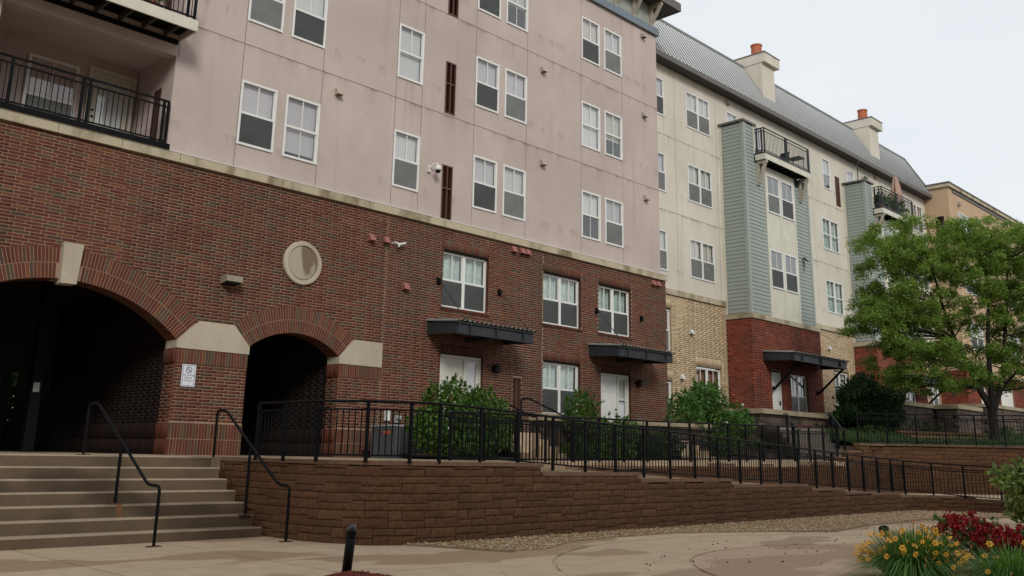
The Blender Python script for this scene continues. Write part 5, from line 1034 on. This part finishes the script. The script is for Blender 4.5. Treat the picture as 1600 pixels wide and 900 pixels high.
# stairs at the right-hand end of the walkway and their rails
S2 = thing('steps', 'narrow grey flight of steps with steel rails at the end of the walkway', 'steps', (28.6, -5.3, 1.3)); d = np.array([.66, .75]); n_ = np.array([.75, -.66]); o = np.array([27.55, -5.0])
for k in range(6):
    a = o+d*.3*k; m_ = MB().slab([tuple(a-n_*.75), tuple(a+n_*.75), tuple(a+n_*.75+d*2.2), tuple(a-n_*.75+d*2.2)], 1.2, 1.3+.165*(k+1)); part('step', m_, M['stepgrey'], S2)
for sgn, lab in ((-1, 'left steel rail of the narrow steps at the end of the walkway'), (1, 'right steel rail of the narrow steps at the end of the walkway')):
    a = o+n_*.72*sgn; b = a+d*.85; t = thing('handrail', lab, 'handrail', (*a, 1.3), 'rails of the narrow steps')
    part('rail', MB().tube([(*(a-d*.25), 2.17), (*a, 2.17), (*b, 2.68), (*(b+d*.3), 2.68)], .022, 8), M['gmetal'], t); part('middle_rail', MB().tube([(*a, 2.03), (*b, 2.54)], .016, 8), M['gmetal'], t)
    for f in (0, .5, 1): p = a+(b-a)*f; part('post', MB().box(p[0]-.025, p[0]+.025, p[1]-.025, p[1]+.025, 1.3+.5*f, 2.15+.5*f), M['metal'], t)
# ================================================================== stoops with block walls and cap stones
def stoop(label, x0, x1, y0, y1, zb, zt, grp='block stoops with stone caps', floor=None):
    t = thing('stoop', label, 'stoop', ((x0+x1)/2, y0, zb), grp)
    part('wall_core', MB().box(x0+.03, x1-.03, y0+.03, y1, zb, zt-.17), M['blockback'], t)
    H = .2; cells = courses(x0, x1, zb, zt-.17, .41, H, .012, lambda a, b: [], bond=(0, .5)); lay(t, cells, (0, y0, 0), (1, 0, 0), (0, -1, 0), M['darkblock'], 60, name='block', stuff_name='blockwork', d=.05)
    cells = courses(0, y1-y0, zb, zt-.17, .41, H, .012, lambda a, b: [], bond=(0, .5)); lay(t, cells, (x0, y0, 0), (0, 1, 0), (-1, 0, 0), M['darkblock'], 40, name='block', stuff_name='blockwork', d=.05)
    n = max(1, round((x1-x0)/1.1))
    for i in range(n): part('cap_stone', MB().box(x0-.08+(x1-x0+.16)*i/n+.003, x0-.08+(x1-x0+.16)*(i+1)/n-.003, y0-.09, y1, zt-.17, zt), M['cap'], t)
stoop('block stoop with pale cap stones in front of the nearer red brick bay', 30.2, 35.05, -1.5, .2, 1.35, 3.02)
stoop('low block stoop wall with cap stone between the nearer bay stoop and the round bush', 35.9, 38.9, -1.35, 1.3, 1.9, 3.14)
stoop('long block stoop wall with stone cap right of the round bush', 39.4, 44.3, -2.5, -.2, 2.2, 3.78)
stoop('block stoop whose cap slants towards the viewer, left of the tree trunk', 43.4, 46.35, -3.5, -2.6, 2.2, 3.76)
stoop('far block stoop with stone cap behind the tree trunk', 50.5, 58, -2.5, -.2, 2.6, 4.2)
stoop('block wall with pale cap right of the first door steps', 17.2, 18.3, -2.95, -2.6, 1.15, 2.26)
stoop('block wall with pale caps below the white door', 21.0, 24.5, -2.95, -2.6, 1.2, 2.26)
for lab, x0, x1 in (('short flight of grey steps up to the cream door', 15.85, 17.15), ('short flight of grey steps below the white door', 24.0-1.75, 23.6)):
    t = thing('steps', lab, 'steps', ((x0+x1)/2, -3.2, 1.15))
    for k in range(4): part('step', MB().box(x0, x1, -3.85+.3*k, -2.55 if k < 3 else -.02, 1.1, 1.16+.155*(k+1)), M['conc'], t)
for x, lab in ((15.85, 'curved black handrail left of the first door steps'), (17.15, 'curved black handrail right of the first door steps')):
    t = thing('handrail', lab, 'handrail', (x, -3.2, 1.2), 'rails of the door steps'); part('rail', MB().tube([(x, y, z) for y, z in fil([(-2.3, 1.75), (-2.3, 2.62), (-2.55, 2.62), (-3.9, 2.1), (-4.05, 2.1), (-4.05, 1.2)])], .02, 8), M['metal'], t)
# ================================================================== small things
t = thing('bollard', 'short black bollard leaning slightly in the red mulch', 'bollard', (6.42, -10.0, 0)); ax = np.array([.7*.075, -.7*.075, 1])
m_ = MB(); m_.lathe((6.42, -10.0, 0), [(.052, -.02), (.052, .415)], 20, ax); m_.sm = True; part('post', m_, M['black'], t)
for k in range(3): m_ = MB(); h = .345+.024*k; m_.lathe((6.42, -10.0, 0), [(.05, h), (.0575, h+.003), (.0575, h+.014), (.05, h+.017)], 20, ax); m_.sm = True; part('ring', m_, M['black'], t)
m_ = MB(); m_.lathe((6.42, -10.0, 0), [(.056, .416), (.056, .44), (.052, .458), (.04, .475), (.022, .486), (.004, .49)], 20, ax); m_.sm = True; part('dome_cap', m_, plain('bollard_cap', (.03, .032, .035), .25), t)
t = thing('air_conditioner', 'grey air conditioning cabinet behind the railing right of the small arch', 'air conditioner', (14.35, -1, 1.13))
part('cabinet', MB().box(13.86, 14.86, -1.5, -.6, 1.13, 1.84), M['ac'], t); part('cabinet_lid', MB().box(13.84, 14.88, -1.52, -.58, 1.845, 1.88), M['meter'], t)
part('grille_back', MB().box(14.0, 14.85, -1.505, -1.5005, 1.16, 1.82), M['acd'], t)
for k in range(13): part('grille_slat', MB().box(14.02, 14.84, -1.525, -1.506, 1.18+.048*k, 1.2+.048*k), M['ac'], t)
part('warning_label', MB().box(13.853, 13.859, -1.3, -1.05, 1.68, 1.74), M['orange'], t)
t = thing('meter_box', 'white electric meter box on the brown brick above the grey cabinet', 'meter box', (14.75, 0, 2.1)); part('box_body', MB().box(14.68, 14.8, -.09, -.0, 2.02, 2.26), M['whitep'], t); part('conduit', MB().tube([(14.74, -.04, 2.02), (14.74, -.04, 1.3)], .015, 6), M['whitep'], t)
t = thing('meter_box', 'grey round utility meter on the brown brick above the grey cabinet', 'meter box', (15.05, 0, 2.1)); part('box_body', MB().box(15.0, 15.14, -.06, .0, 1.98, 2.16), M['meter'], t); m_ = MB(); m_.lathe((15.07, -.06, 2.1), [(.06, 0), (.06, .08), (.03, .1)], 12, (0, -1, 0)); part('meter_dial', m_, M['meter'], t)
t = thing('ground_light', 'small dark spotlight on the paving left of the orange lilies', 'lamp', (16.7, -11.45, 0)); part('lamp_body', MB().tube([(16.7, -11.45, .02), (16.78, -11.4, .13)], [.07, .09], 10), M['black'], t); m_ = MB(); m_.lathe((16.78, -11.4, .13), [(.085, 0), (.06, .03), (.01, .045)], 12, (.5, .3, .8)); part('lens', m_, M['meter'], t)
t = thing('column', 'dark square column inside the large arch', 'column', (7.5, 3, 1.13)); part('shaft', MB().box(7.4, 7.62, 2.9, 3.1, 1.13, 4.9), M['black'], t)
t = thing('paper_notice', 'small pale paper notice on the dark column in the large arch', 'notice', (7.5, 2.9, 2.47)); part('sheet', MB().box(7.44, 7.57, 2.892, 2.898, 2.38, 2.58), M['meter'], t)

rs = np.random.default_rng(3)
for x, z1, w, h in ((6.0, .30+.175, .05, .15), (5.97, .30+.17, .03, .13)):
    yf = -4.12-.283*4-.0015; pts = [(x-w+.01*rs.normal(), z1), (x+w+.01*rs.normal(), z1), (x+w*.7, z1-h*.5), (x+w*.5, z1-h), (x-w*.3, z1-h*.95), (x-w*.8, z1-h*.5)]
    part('rust_streak', MB().prism(pts, yf-.0005*(w > .04), yf+.001), plain('rust_stain', (.20, .085, .04), .9, var=.4, scale=14), ST)
# ================================================================== vegetation
def blob(lobes, dens, surf=.55):
    """leaf centres filling ellipsoid lobes, denser towards the skin and clumped"""
    out = []
    for (x, y, z, rx, ry, rz) in lobes:
        n = int(dens*rx*ry*rz*4.2); u = rng.normal(size=(n, 3)); u /= np.linalg.norm(u, axis=1)[:, None]; r = rng.uniform(0, 1, n)**.3333; r = np.where(rng.uniform(size=n) < surf, rng.uniform(.8, 1.06, n), r)
        k = rng.normal(size=(14, 3)); k /= np.linalg.norm(k, axis=1)[:, None]; bump_ = (np.maximum(u@k.T, 0)**8).max(1)
        out.append(np.array([x, y, z])+u*(r*(.72+.36*bump_))[:, None]*np.array([rx, ry, rz]))
    return np.concatenate(out)
def shrub(name, label, lobes, dens, size, mat, base, flat=.1, group=None, cat='shrub', flowers=None):
    t = thing(name, label, cat, base, group); s = MB()
    for (x, y, z, rx, ry, rz) in lobes:
        for k in range(7):
            e = (x+rng.uniform(-.7, .7)*rx, y+rng.uniform(-.7, .7)*ry, z+rng.uniform(-.2, .7)*rz); s.tube([base, ((base[0]+e[0])/2+rng.uniform(-.1, .1), (base[1]+e[1])/2, base[2]*.4+e[2]*.6), e], [.03, .018, .006], 5, False)
    part('stem', s, M['bark'], t); C = blob(lobes, dens); C = C[C[:, 2] > base[2]+.02]; sh = []
    for (x, y, z, rx, ry, rz) in lobes:          # stray shoots breaking the outline
        for k in range(int(26*rx*rz)+6):
            u = rng.normal(size=3); u[2] = abs(u[2])+.2; u /= np.linalg.norm(u); p = np.array([x, y, z])+u*np.array([rx, ry, rz])*.95; ln = rng.uniform(.08, .26)*min(1, rx+.3); d_ = u+rng.normal(0, .35, 3)+np.array([0, 0, .4]); d_ /= np.linalg.norm(d_)
            sh.append(p+d_*(np.linspace(0, 1, 12)*ln)[:, None]+rng.normal(0, .018, (12, 3)))
    C = np.concatenate([C]+sh)
    V, F = leaves(C, size, 1.9, flat); fast('foliage', V, F, M[mat], t)
    if flowers:
        n, sz, fm = flowers; i = rng.choice(len(C), n, replace=False); V, F = leaves(C[i]*1+rng.normal(size=(n, 3))*.02, sz, 1.1); fast('blossom', V, F, M[fm], t, kind='stuff')
    return t
shrub('shrub', 'big rounded green bush against the brown brick below the left canopy', [(14.0, -3.2, 2.12, .72, .65, .68), (14.95, -3.1, 2.02, .8, .62, .62), (15.45, -3.2, 1.75, .42, .5, .42), (13.3, -3.2, 1.72, .42, .5, .38), (14.4, -3.2, 1.45, 1.15, .6, .35)], 2100, .05, 'shrub', (14.4, -3.1, 1.15))
shrub('shrub', 'green bush with a taller left clump below the middle brick windows', [(18.15, -3.4, 2.2, .55, .5, .58), (18.9, -3.35, 1.75, .6, .5, .45), (19.7, -3.4, 1.85, .52, .5, .42), (18.9, -3.4, 1.42, 1.35, .55, .32)], 2300, .045, 'shrub', (18.9, -3.3, 1.16))
shrub('shrub', 'white flowering bush at the corner of the brown and tan brick', [(25.0, -2.5, 2.7, .85, .7, .82), (23.85, -2.6, 2.45, .62, .6, .66), (26.7, -2.5, 2.3, .75, .6, .6), (25.2, -2.5, 1.7, 1.7, .7, .45), (25.3, -2.4, 3.1, .42, .4, .42)], 1700, .05, 'rose', (25.2, -2.5, 1.25), flowers=(70, .05, 'whitepetal'))
shrub('shrub', 'dark clipped dome of a bush between the two red brick bays', [(36.5, -2.6, 3.5, 1.7, 1.2, 1.05), (36.4, -2.6, 3.0, 1.75, 1.2, .75)], 1500, .06, 'dshrub', (36.5, -2.5, 2.2))
shrub('shrub', 'pale glossy green shrub cut off by the right edge of the photo', [(14.75, -14.35, 1.05, .42, .42, .26), (14.45, -14.5, .85, .36, .36, .22), (15.1, -14.4, .75, .5, .45, .3), (14.75, -14.45, .62, .38, .4, .2), (15.2, -14.6, 1.15, .4, .4, .25)], 2600, .05, 'rhodo', (15.1, -14.5, 0), flat=.2)
for x, y, z, r, h, lab in ((17.0, -4.2, 1.15, .3, .3, 'low shrub behind the railing right of the first door steps'), (20.6, -3.6, 1.18, .6, .4, 'low dark hedge plant behind the railing right of the middle bush'), (21.6, -3.5, 1.2, .55, .45, 'dark low plant left of the second door steps')):
    shrub('low_plant', lab, [(x, y, z+h*.8, r, r*.8, h)], 4200, .035, 'dshrub', (x, y, z), cat='plant')
for k, (x, y, z, s_, fl, lab) in enumerate(((28.6, -2.2, 1.65, .5, None, 'leafy bed plant right of the white flowering bush'), (29.4, -2.6, 1.75, .55, ('red', 40), 'bed plant with red flowers behind the walkway railing, left one'), (30.6, -2.7, 1.9, .55, ('red', 40), 'bed plant with red flowers below the bay stoop, right one'), (31.6, -2.9, 2.0, .5, None, 'green bed plant below the right end of the bay stoop'), (34.4, -3.4, 2.1, .7, None, 'feathery green plant left of the lower terrace wall'), (35.6, -3.3, 2.2, .7, None, 'feathery green plant below the round dark bush'), (37.4, -3.0, 2.3, .8, None, 'bushy green plant right below the round dark bush'), (39.6, -3.6, 2.35, .8, None, 'green plant between the upper terrace wall and the long stoop'), (46.5, -5.6, 2.55, .7, None, 'green plant right of the tree trunk at the far stoop'), (44.2, -5.0, 2.5, .6, None, 'green plant left of the tree trunk at the slanted stoop'))):
    t = thing('bed_plant', lab, 'plant', (x, y, z-.2), 'plants in the beds along the stoops'); n = 900; B_ = np.array([x, y, z-.25])+np.stack([rng.normal(0, s_*.5, n), rng.normal(0, s_*.4, n), np.zeros(n)], 1)
    V, F = leaves(B_+np.array([0, 0, 1])*rng.uniform(.05, 1, n)[:, None]*s_*np.exp(-((B_[:, :1]-x)/s_)**2), .06, 2.6); fast('foliage', V, F, M['grass' if k > 3 else 'rose'], t)
    if fl: V, F = leaves(np.array([x, y, z+.35])+rng.normal(size=(fl[1], 3))*s_*np.array([.5, .4, .22]), .05, 1.2); fast('blossom', V, F, M[fl[0]], t, kind='stuff')
t = thing('young_tree', 'thin sapling with few leaves beside the tan brick end of the nearer bay', 'tree', (35.5, -3.2, 2.2)); part('trunk', MB().tube([(35.5, -3.2, 2.0), (35.5, -3.2, 3.3), (35.6, -3.2, 4.0)], [.03, .025, .01], 6), M['bark'], t); V, F = leaves(np.array([35.5, -3.2, 3.75])+rng.normal(size=(160, 3))*np.array([.35, .3, .3]), .07); fast('crown', V, F, M['dshrub'], t)
# big locust tree: forked trunk, spreading limbs, layered sprays of leaflets
TB = np.array([36.16, -7.23, 2.0]); t = thing('locust_tree', 'spreading green tree with forked dark trunk on the lawn at the right', 'tree', tuple(TB))
tr = MB(); TV = RIGHT*np.array([1, 1, 0]); TV = TV/np.linalg.norm(TV); FW = np.array([FWD[0], FWD[1], 0]); FW /= np.linalg.norm(FW); UPZ = np.array([0, 0, 1.])
def tw(r, f, u): return TB+TV*r+FW*f+UPZ*u
def spray_limb(pts, r0, r1): tr.tube(pts, np.linspace(r0, r1, len(pts)).tolist(), 7, False)
spray_limb([tw(0, 0, -.2), tw(.02, 0, .4), tw(.0, 0, 1.0), tw(.02, 0, 1.3)], .19, .15)
tr.tube([tw(0, 0, -.25), tw(0, 0, .25)], [.26, .18], 8, False)
forks = [[tw(0, 0, 1.15), tw(-.35, .1, 1.9), tw(-.62, .1, 2.7), tw(-1.0, .2, 3.7), tw(-1.25, .3, 4.8), tw(-1.5, .3, 6.2)], [tw(.02, 0, 1.2), tw(-.05, -.2, 2.2), tw(-.05, -.3, 3.4), tw(.1, -.3, 4.8), tw(.1, -.4, 6.6)], [tw(.05, 0, 1.1), tw(.35, 0, 1.8), tw(.62, .1, 2.6), tw(.85, .2, 3.8), tw(1.1, .2, 5.2), tw(1.3, .3, 6.6)], [tw(.3, 0, 1.75), tw(.9, -.3, 2.5), tw(1.6, -.5, 3.1), tw(2.4, -.6, 3.6)]]
for f_, (a, b) in zip(forks, ((.13, .03), (.12, .03), (.12, .03), (.06, .02))): spray_limb(f_, a, b)
nodes = [p for f_ in forks for p in f_[1:]]
PX = 44.4
# crown lobes in metres right / up from the trunk foot as seen, with random depth
LB = [(.9, 4.9, 1.2, .6), (2.4, 3.3, 1.2, .6), (-2.1, 1.75, 1.1, .32), (-.7, 2.0, 1.1, .35), (.7, 2.0, 1.0, .35), (-3.0, 2.9, 1.0, .4), (2.2, 1.9, .9, .3), (-2.9, 7.3, .8, .45), (1.9, 7.2, 1.2, .6), (2.9, 6.6, 1.1, .7), (-3.0, 6.1, 1.0, .5), (-1.6, 6.2, 1.1, .6), (0, 6.4, 1.2, .6), (-3.7, 4.6, .9, .45), (-2.9, 4.1, 1.1, .5), (-3.4, 6.9, .95, .55), (-2.4, 6.3, 1.1, .6), (-1.2, 6.9, 1.0, .7), (-.2, 7.0, 1.3, .65), (1.2, 6.7, 1.2, .7), (-3.5, 5.1, .8, .4), (-2.5, 4.9, 1.2, .7), (-1.0, 5.6, 1.3, .8), (.6, 5.6, 1.4, .8), (1.9, 5.3, 1.3, .8), (-4.15, 4.0, .9, .34), (-3.2, 3.7, 1.2, .55), (-1.8, 4.2, 1.2, .6), (.0, 4.4, 1.3, .7), (1.6, 4.0, 1.3, .7), (-2.6, 2.6, 1.2, .5), (-1.2, 2.9, 1.2, .55), (.4, 3.0, 1.2, .5), (1.8, 2.8, 1.2, .5), (-3.0, 2.1, .7, .3), (3.0, 5.6, 1.3, .8), (3.2, 4.2, 1.3, .8), (-3.3, 4.3, 1.1, .5), (-2.2, 3.3, 1.2, .6), (-1.8, 7.1, .9, .5), (.5, 7.3, 1.0, .5), (2.8, 2.4, .9, .4), (4.2, 4.9, 1.2, .8), (-4.75, 3.7, .3, .13), (-3.9, 6.1, .4, .25)]
C = []; tips = []
for (r, u, a, h) in LB:
    ns = int(21*a*(h+.35))
    for _ in range(ns):
        d = rng.normal(size=3); d /= np.linalg.norm(d); q = rng.uniform(.35, 1)**.5; dep = rng.uniform(-1, 1)*2.2*(1-.35*abs(r)/5)
        c = tw(r+d[0]*a*q, dep, u+.32+d[2]*h*q); tips.append(c)
        m = int(rng.uniform(150, 290)); az = rng.uniform(0, 6.28); rad_ = rng.uniform(.26, .5); th = rng.uniform(0, 6.28, m); rr = rad_*rng.uniform(0, 1, m)**.6; dx, dy = rr*np.cos(th), rr*np.sin(th)*.55
        L_ = np.stack([dx*math.cos(az)-dy*math.sin(az), dx*math.sin(az)+dy*math.cos(az), -.35*(rr/rad_)**2*rad_+rng.normal(0, .085, m)], 1); C.append(c+L_)
C = np.concatenate(C); V, F = leaves(C, .046, 2.4, .25); fast('crown', V, F, M['tree'], t)
tips = np.array(tips)
for c in tips[rng.permutation(len(tips))[:190]]:
    k = np.argmin([np.linalg.norm((c-p)*np.array([1, 1, 1.6]))+(.8 if p[2] > c[2]+.2 else 0) for p in nodes]); p = nodes[k]; mid = p*.45+c*.55-UPZ*.10+rng.normal(size=3)*.12
    tr.tube([p, mid, c], [.03, .017, .006], 5, False)
for r, u in ((-1.2, 7.4), (-.9, 7.4), (-1.75, 7.2)):
    tr.tube([tw(r+.1, .3, 6.4), tw(r, .3, u), tw(r-.2, .35, u+.75)], [.018, .012, .005], 4, False); tr.tube([tw(r, .3, u), tw(r+.2, .3, u+.55)], [.01, .004], 4, False)
part('trunk', tr, M['bark'], t)
# greenery outside the far end of the passage
shrub('shrub', 'sunlit greenery glimpsed through the narrow openings at the back of the large arch', [(9.0, 10, 2.2, 2.4, 1.2, 1.6), (9.2, 9.6, 1.2, 2.4, 1, .9)], 900, .08, 'dshrub', (9.0, 10, .3))
# ---- flower bed
def blade_clump(c, n, h, spread, w, mat, parent, name):
    V = []; F = []
    for i in range(n):
        a = rng.uniform(0, 6.28); r0 = rng.uniform(0, spread*.45); ln = h*rng.uniform(.75, 1.25); out = rng.uniform(.15, 1.0)*spread; dx, dy = math.cos(a), math.sin(a); px, py = -dy*w, dx*w; o = len(V); S = 6
        for k in range(S+1):
            s = k/S; rr = r0+out*s**1.5; z = ln*(s*1.25-(.62+.3*out/spread)*s*s*(.5+out/spread)); ww = (1-s**2.2)*1.0+.03
            for g_ in (-1, 1): V.append((c[0]+dx*rr+g_*px*ww, c[1]+dy*rr+g_*py*ww, c[2]+max(z, .01)))
        for k in range(S): F.append((o+2*k, o+2*k+1, o+2*k+3, o+2*k+2))
    fast(name, V, F, M[mat], parent)
def flower_mesh():
    V = []; F = []
    for k in range(6):
        a = 2*math.pi*k/6; da = .50 if k % 2 else .40; o = len(V)
        prof = ((.008, .0, .35), (.028, .022, 1.0), (.048, .026, .9), (.062, .012, .12))
        for r, z, s in prof:
            for g_ in (-1, 1): V.append((r*math.cos(a+g_*da*s), r*math.sin(a+g_*da*s), z))
        for q in range(3): F.append((o+2*q, o+2*q+1, o+2*q+3, o+2*q+2))
    me = bpy.data.meshes.new('flower'); me.from_pydata(V, [], F); me.materials.append(M['petal']); me.materials.append(M['throat'])
    for i, p in enumerate(me.polygons): p.material_index = 1 if i % 3 == 0 else 0
    return me
FM = flower_mesh(); BM = MB().lathe((0, 0, 0), [(.004, 0), (.011, .02), (.009, .045), (.002, .06)], 6); BMe = BM.mesh('flower_bud', M['bud'])
def lily(label, c, n, h, spread, nf, nb, box, fade=1.0):
    t = thing('daylily', label, 'flower', c, 'orange daylilies in the bed'); blade_clump(c, n, h, spread, .006, 'lily', t, 'blades'); st = MB()
    for i in range(nf+nb):
        a = rng.uniform(0, 6.28); r = spread*math.sqrt(rng.uniform(.02, 1))*.84; z = h*rng.uniform(.45, 1.0)*(1-.62*(r/spread)**2); p = np.array([c[0]+r*math.cos(a), c[1]+r*math.sin(a), c[2]+z]); b_ = np.array([c[0]+r*.4*math.cos(a), c[1]+r*.4*math.sin(a), c[2]])
        st.tube([b_, b_*.4+p*.6+np.array([0, 0, .05]), p], [.004, .0035, .003], 4, False)
        o = put('flower' if i < nf else 'flower_bud', FM if i < nf else BMe, t, tuple(p)); to = Vector(EYE-p).normalized()*.8+Vector((rng.normal(0, .5), rng.normal(0, .5), rng.uniform(.2, .9)))
        o.rotation_euler = to.to_track_quat('Z', 'Y').to_euler() if i < nf else Vector((rng.normal(0, .5), rng.normal(0, .5), 1)).to_track_quat('Z', 'Y').to_euler(); s_ = rng.uniform(.42, .68) if i < nf else rng.uniform(.4, .75); o.scale = (s_,)*3
    part('flower_stalk', st, M['lily'], t)
lily('largest clump of orange daylilies, left of the crimson bush', (10.84, -14.3, 0), 2300, .62, .74, 110, 60, None)
lily('smaller orange daylily clump in the lower right corner of the photo', (10.55, -15.35, 0), 900, .55, .66, 22, 8, None)
lily('daylily clump with yellow flowers behind the crimson bush at the right edge', (14.2, -14.75, 0), 420, .5, .45, 10, 6, None)
shrub('flowering_shrub', 'crimson flowered bush between the two orange daylily clumps', [(13.0, -14.15, .30, .46, .42, .26), (13.25, -14.6, .24, .5, .4, .22)], 4200, .03, 'rose', (13.1, -14.35, 0), cat='flower')
t = thing('flowering_shrub', 'mass of crimson blooms on top of the dark bush right of the large daylily clump', 'flower', (12.9, -14.3, .0))
C = blob([(12.95, -14.1, .46, .42, .38, .18), (12.75, -14.5, .38, .3, .3, .13), (13.1, -14.8, .38, .42, .35, .15)], 5000, .8); C = C[C[:, 2] > .22]
idx = rng.choice(len(C), 150, replace=False); X = np.concatenate([c+rng.normal(size=(26, 3))*.022 for c in C[idx]]); V, F = leaves(X, .026, 2.2); fast('blossom', V, F, M['red'], t); s = MB(); [s.tube([(12.9+rng.uniform(-.15, .15), -14.3+rng.uniform(-.3, .2), 0), tuple(C[i])], [.006, .003], 4, False) for i in idx[:60]]; part('stem', s, M['bark'], t)
# tall trees across the plaza behind the viewer: their dark reflections show in the lower windows and they shade the plaza
bigC = blob([(0, 0, 10.5, 5.2, 5.0, 5.5), (2.4, 1, 8, 3.2, 3.2, 3.2), (-2.6, -1, 8.5, 3.2, 3, 3.4), (0, 0, 14.5, 3.2, 3, 3)], 30, .5); V, F = leaves(bigC, .34, 1.7, .1)
s = MB(); s.tube([(0, 0, -.1), (.1, 0, 3), (0, .1, 7), (.2, 0, 12)], [.38, .3, .24, .08], 9)
for k in range(9): a = 6.28*k/9; s.tube([(0, .05, 4+.5*k), (1.6*math.cos(a), 1.6*math.sin(a), 6+.6*k), (3.4*math.cos(a), 3.4*math.sin(a), 7.6+.7*k)], [.12, .08, .02], 6, False)
first = None
for i, (x, y, k) in enumerate([(-26, -33, 1.1), (-17, -36, 1.25), (-8, -34, 1.15), (1, -37, 1.3), (10, -35, 1.15), (19, -38, 1.25), (-16, -22, 1.05), (-18, -10, 1.0)]):
    t = thing('shade_tree', 'tall leafy shade tree across the plaza, behind the viewer', 'tree', (x, y, 0), 'shade trees behind the viewer')
    if not first:
        WL[t.name] = (0, 0, 0); first = (part('trunk', s, M['bark'], t), fast('crown', V, F, M['shade'], t))
    else:
        for o in first: c = o.copy(); COL.objects.link(c); c.parent = t; c.location = (0, 0, 0)
    t.scale = (k, k, k); t.rotation_euler = (0, 0, i*1.7)
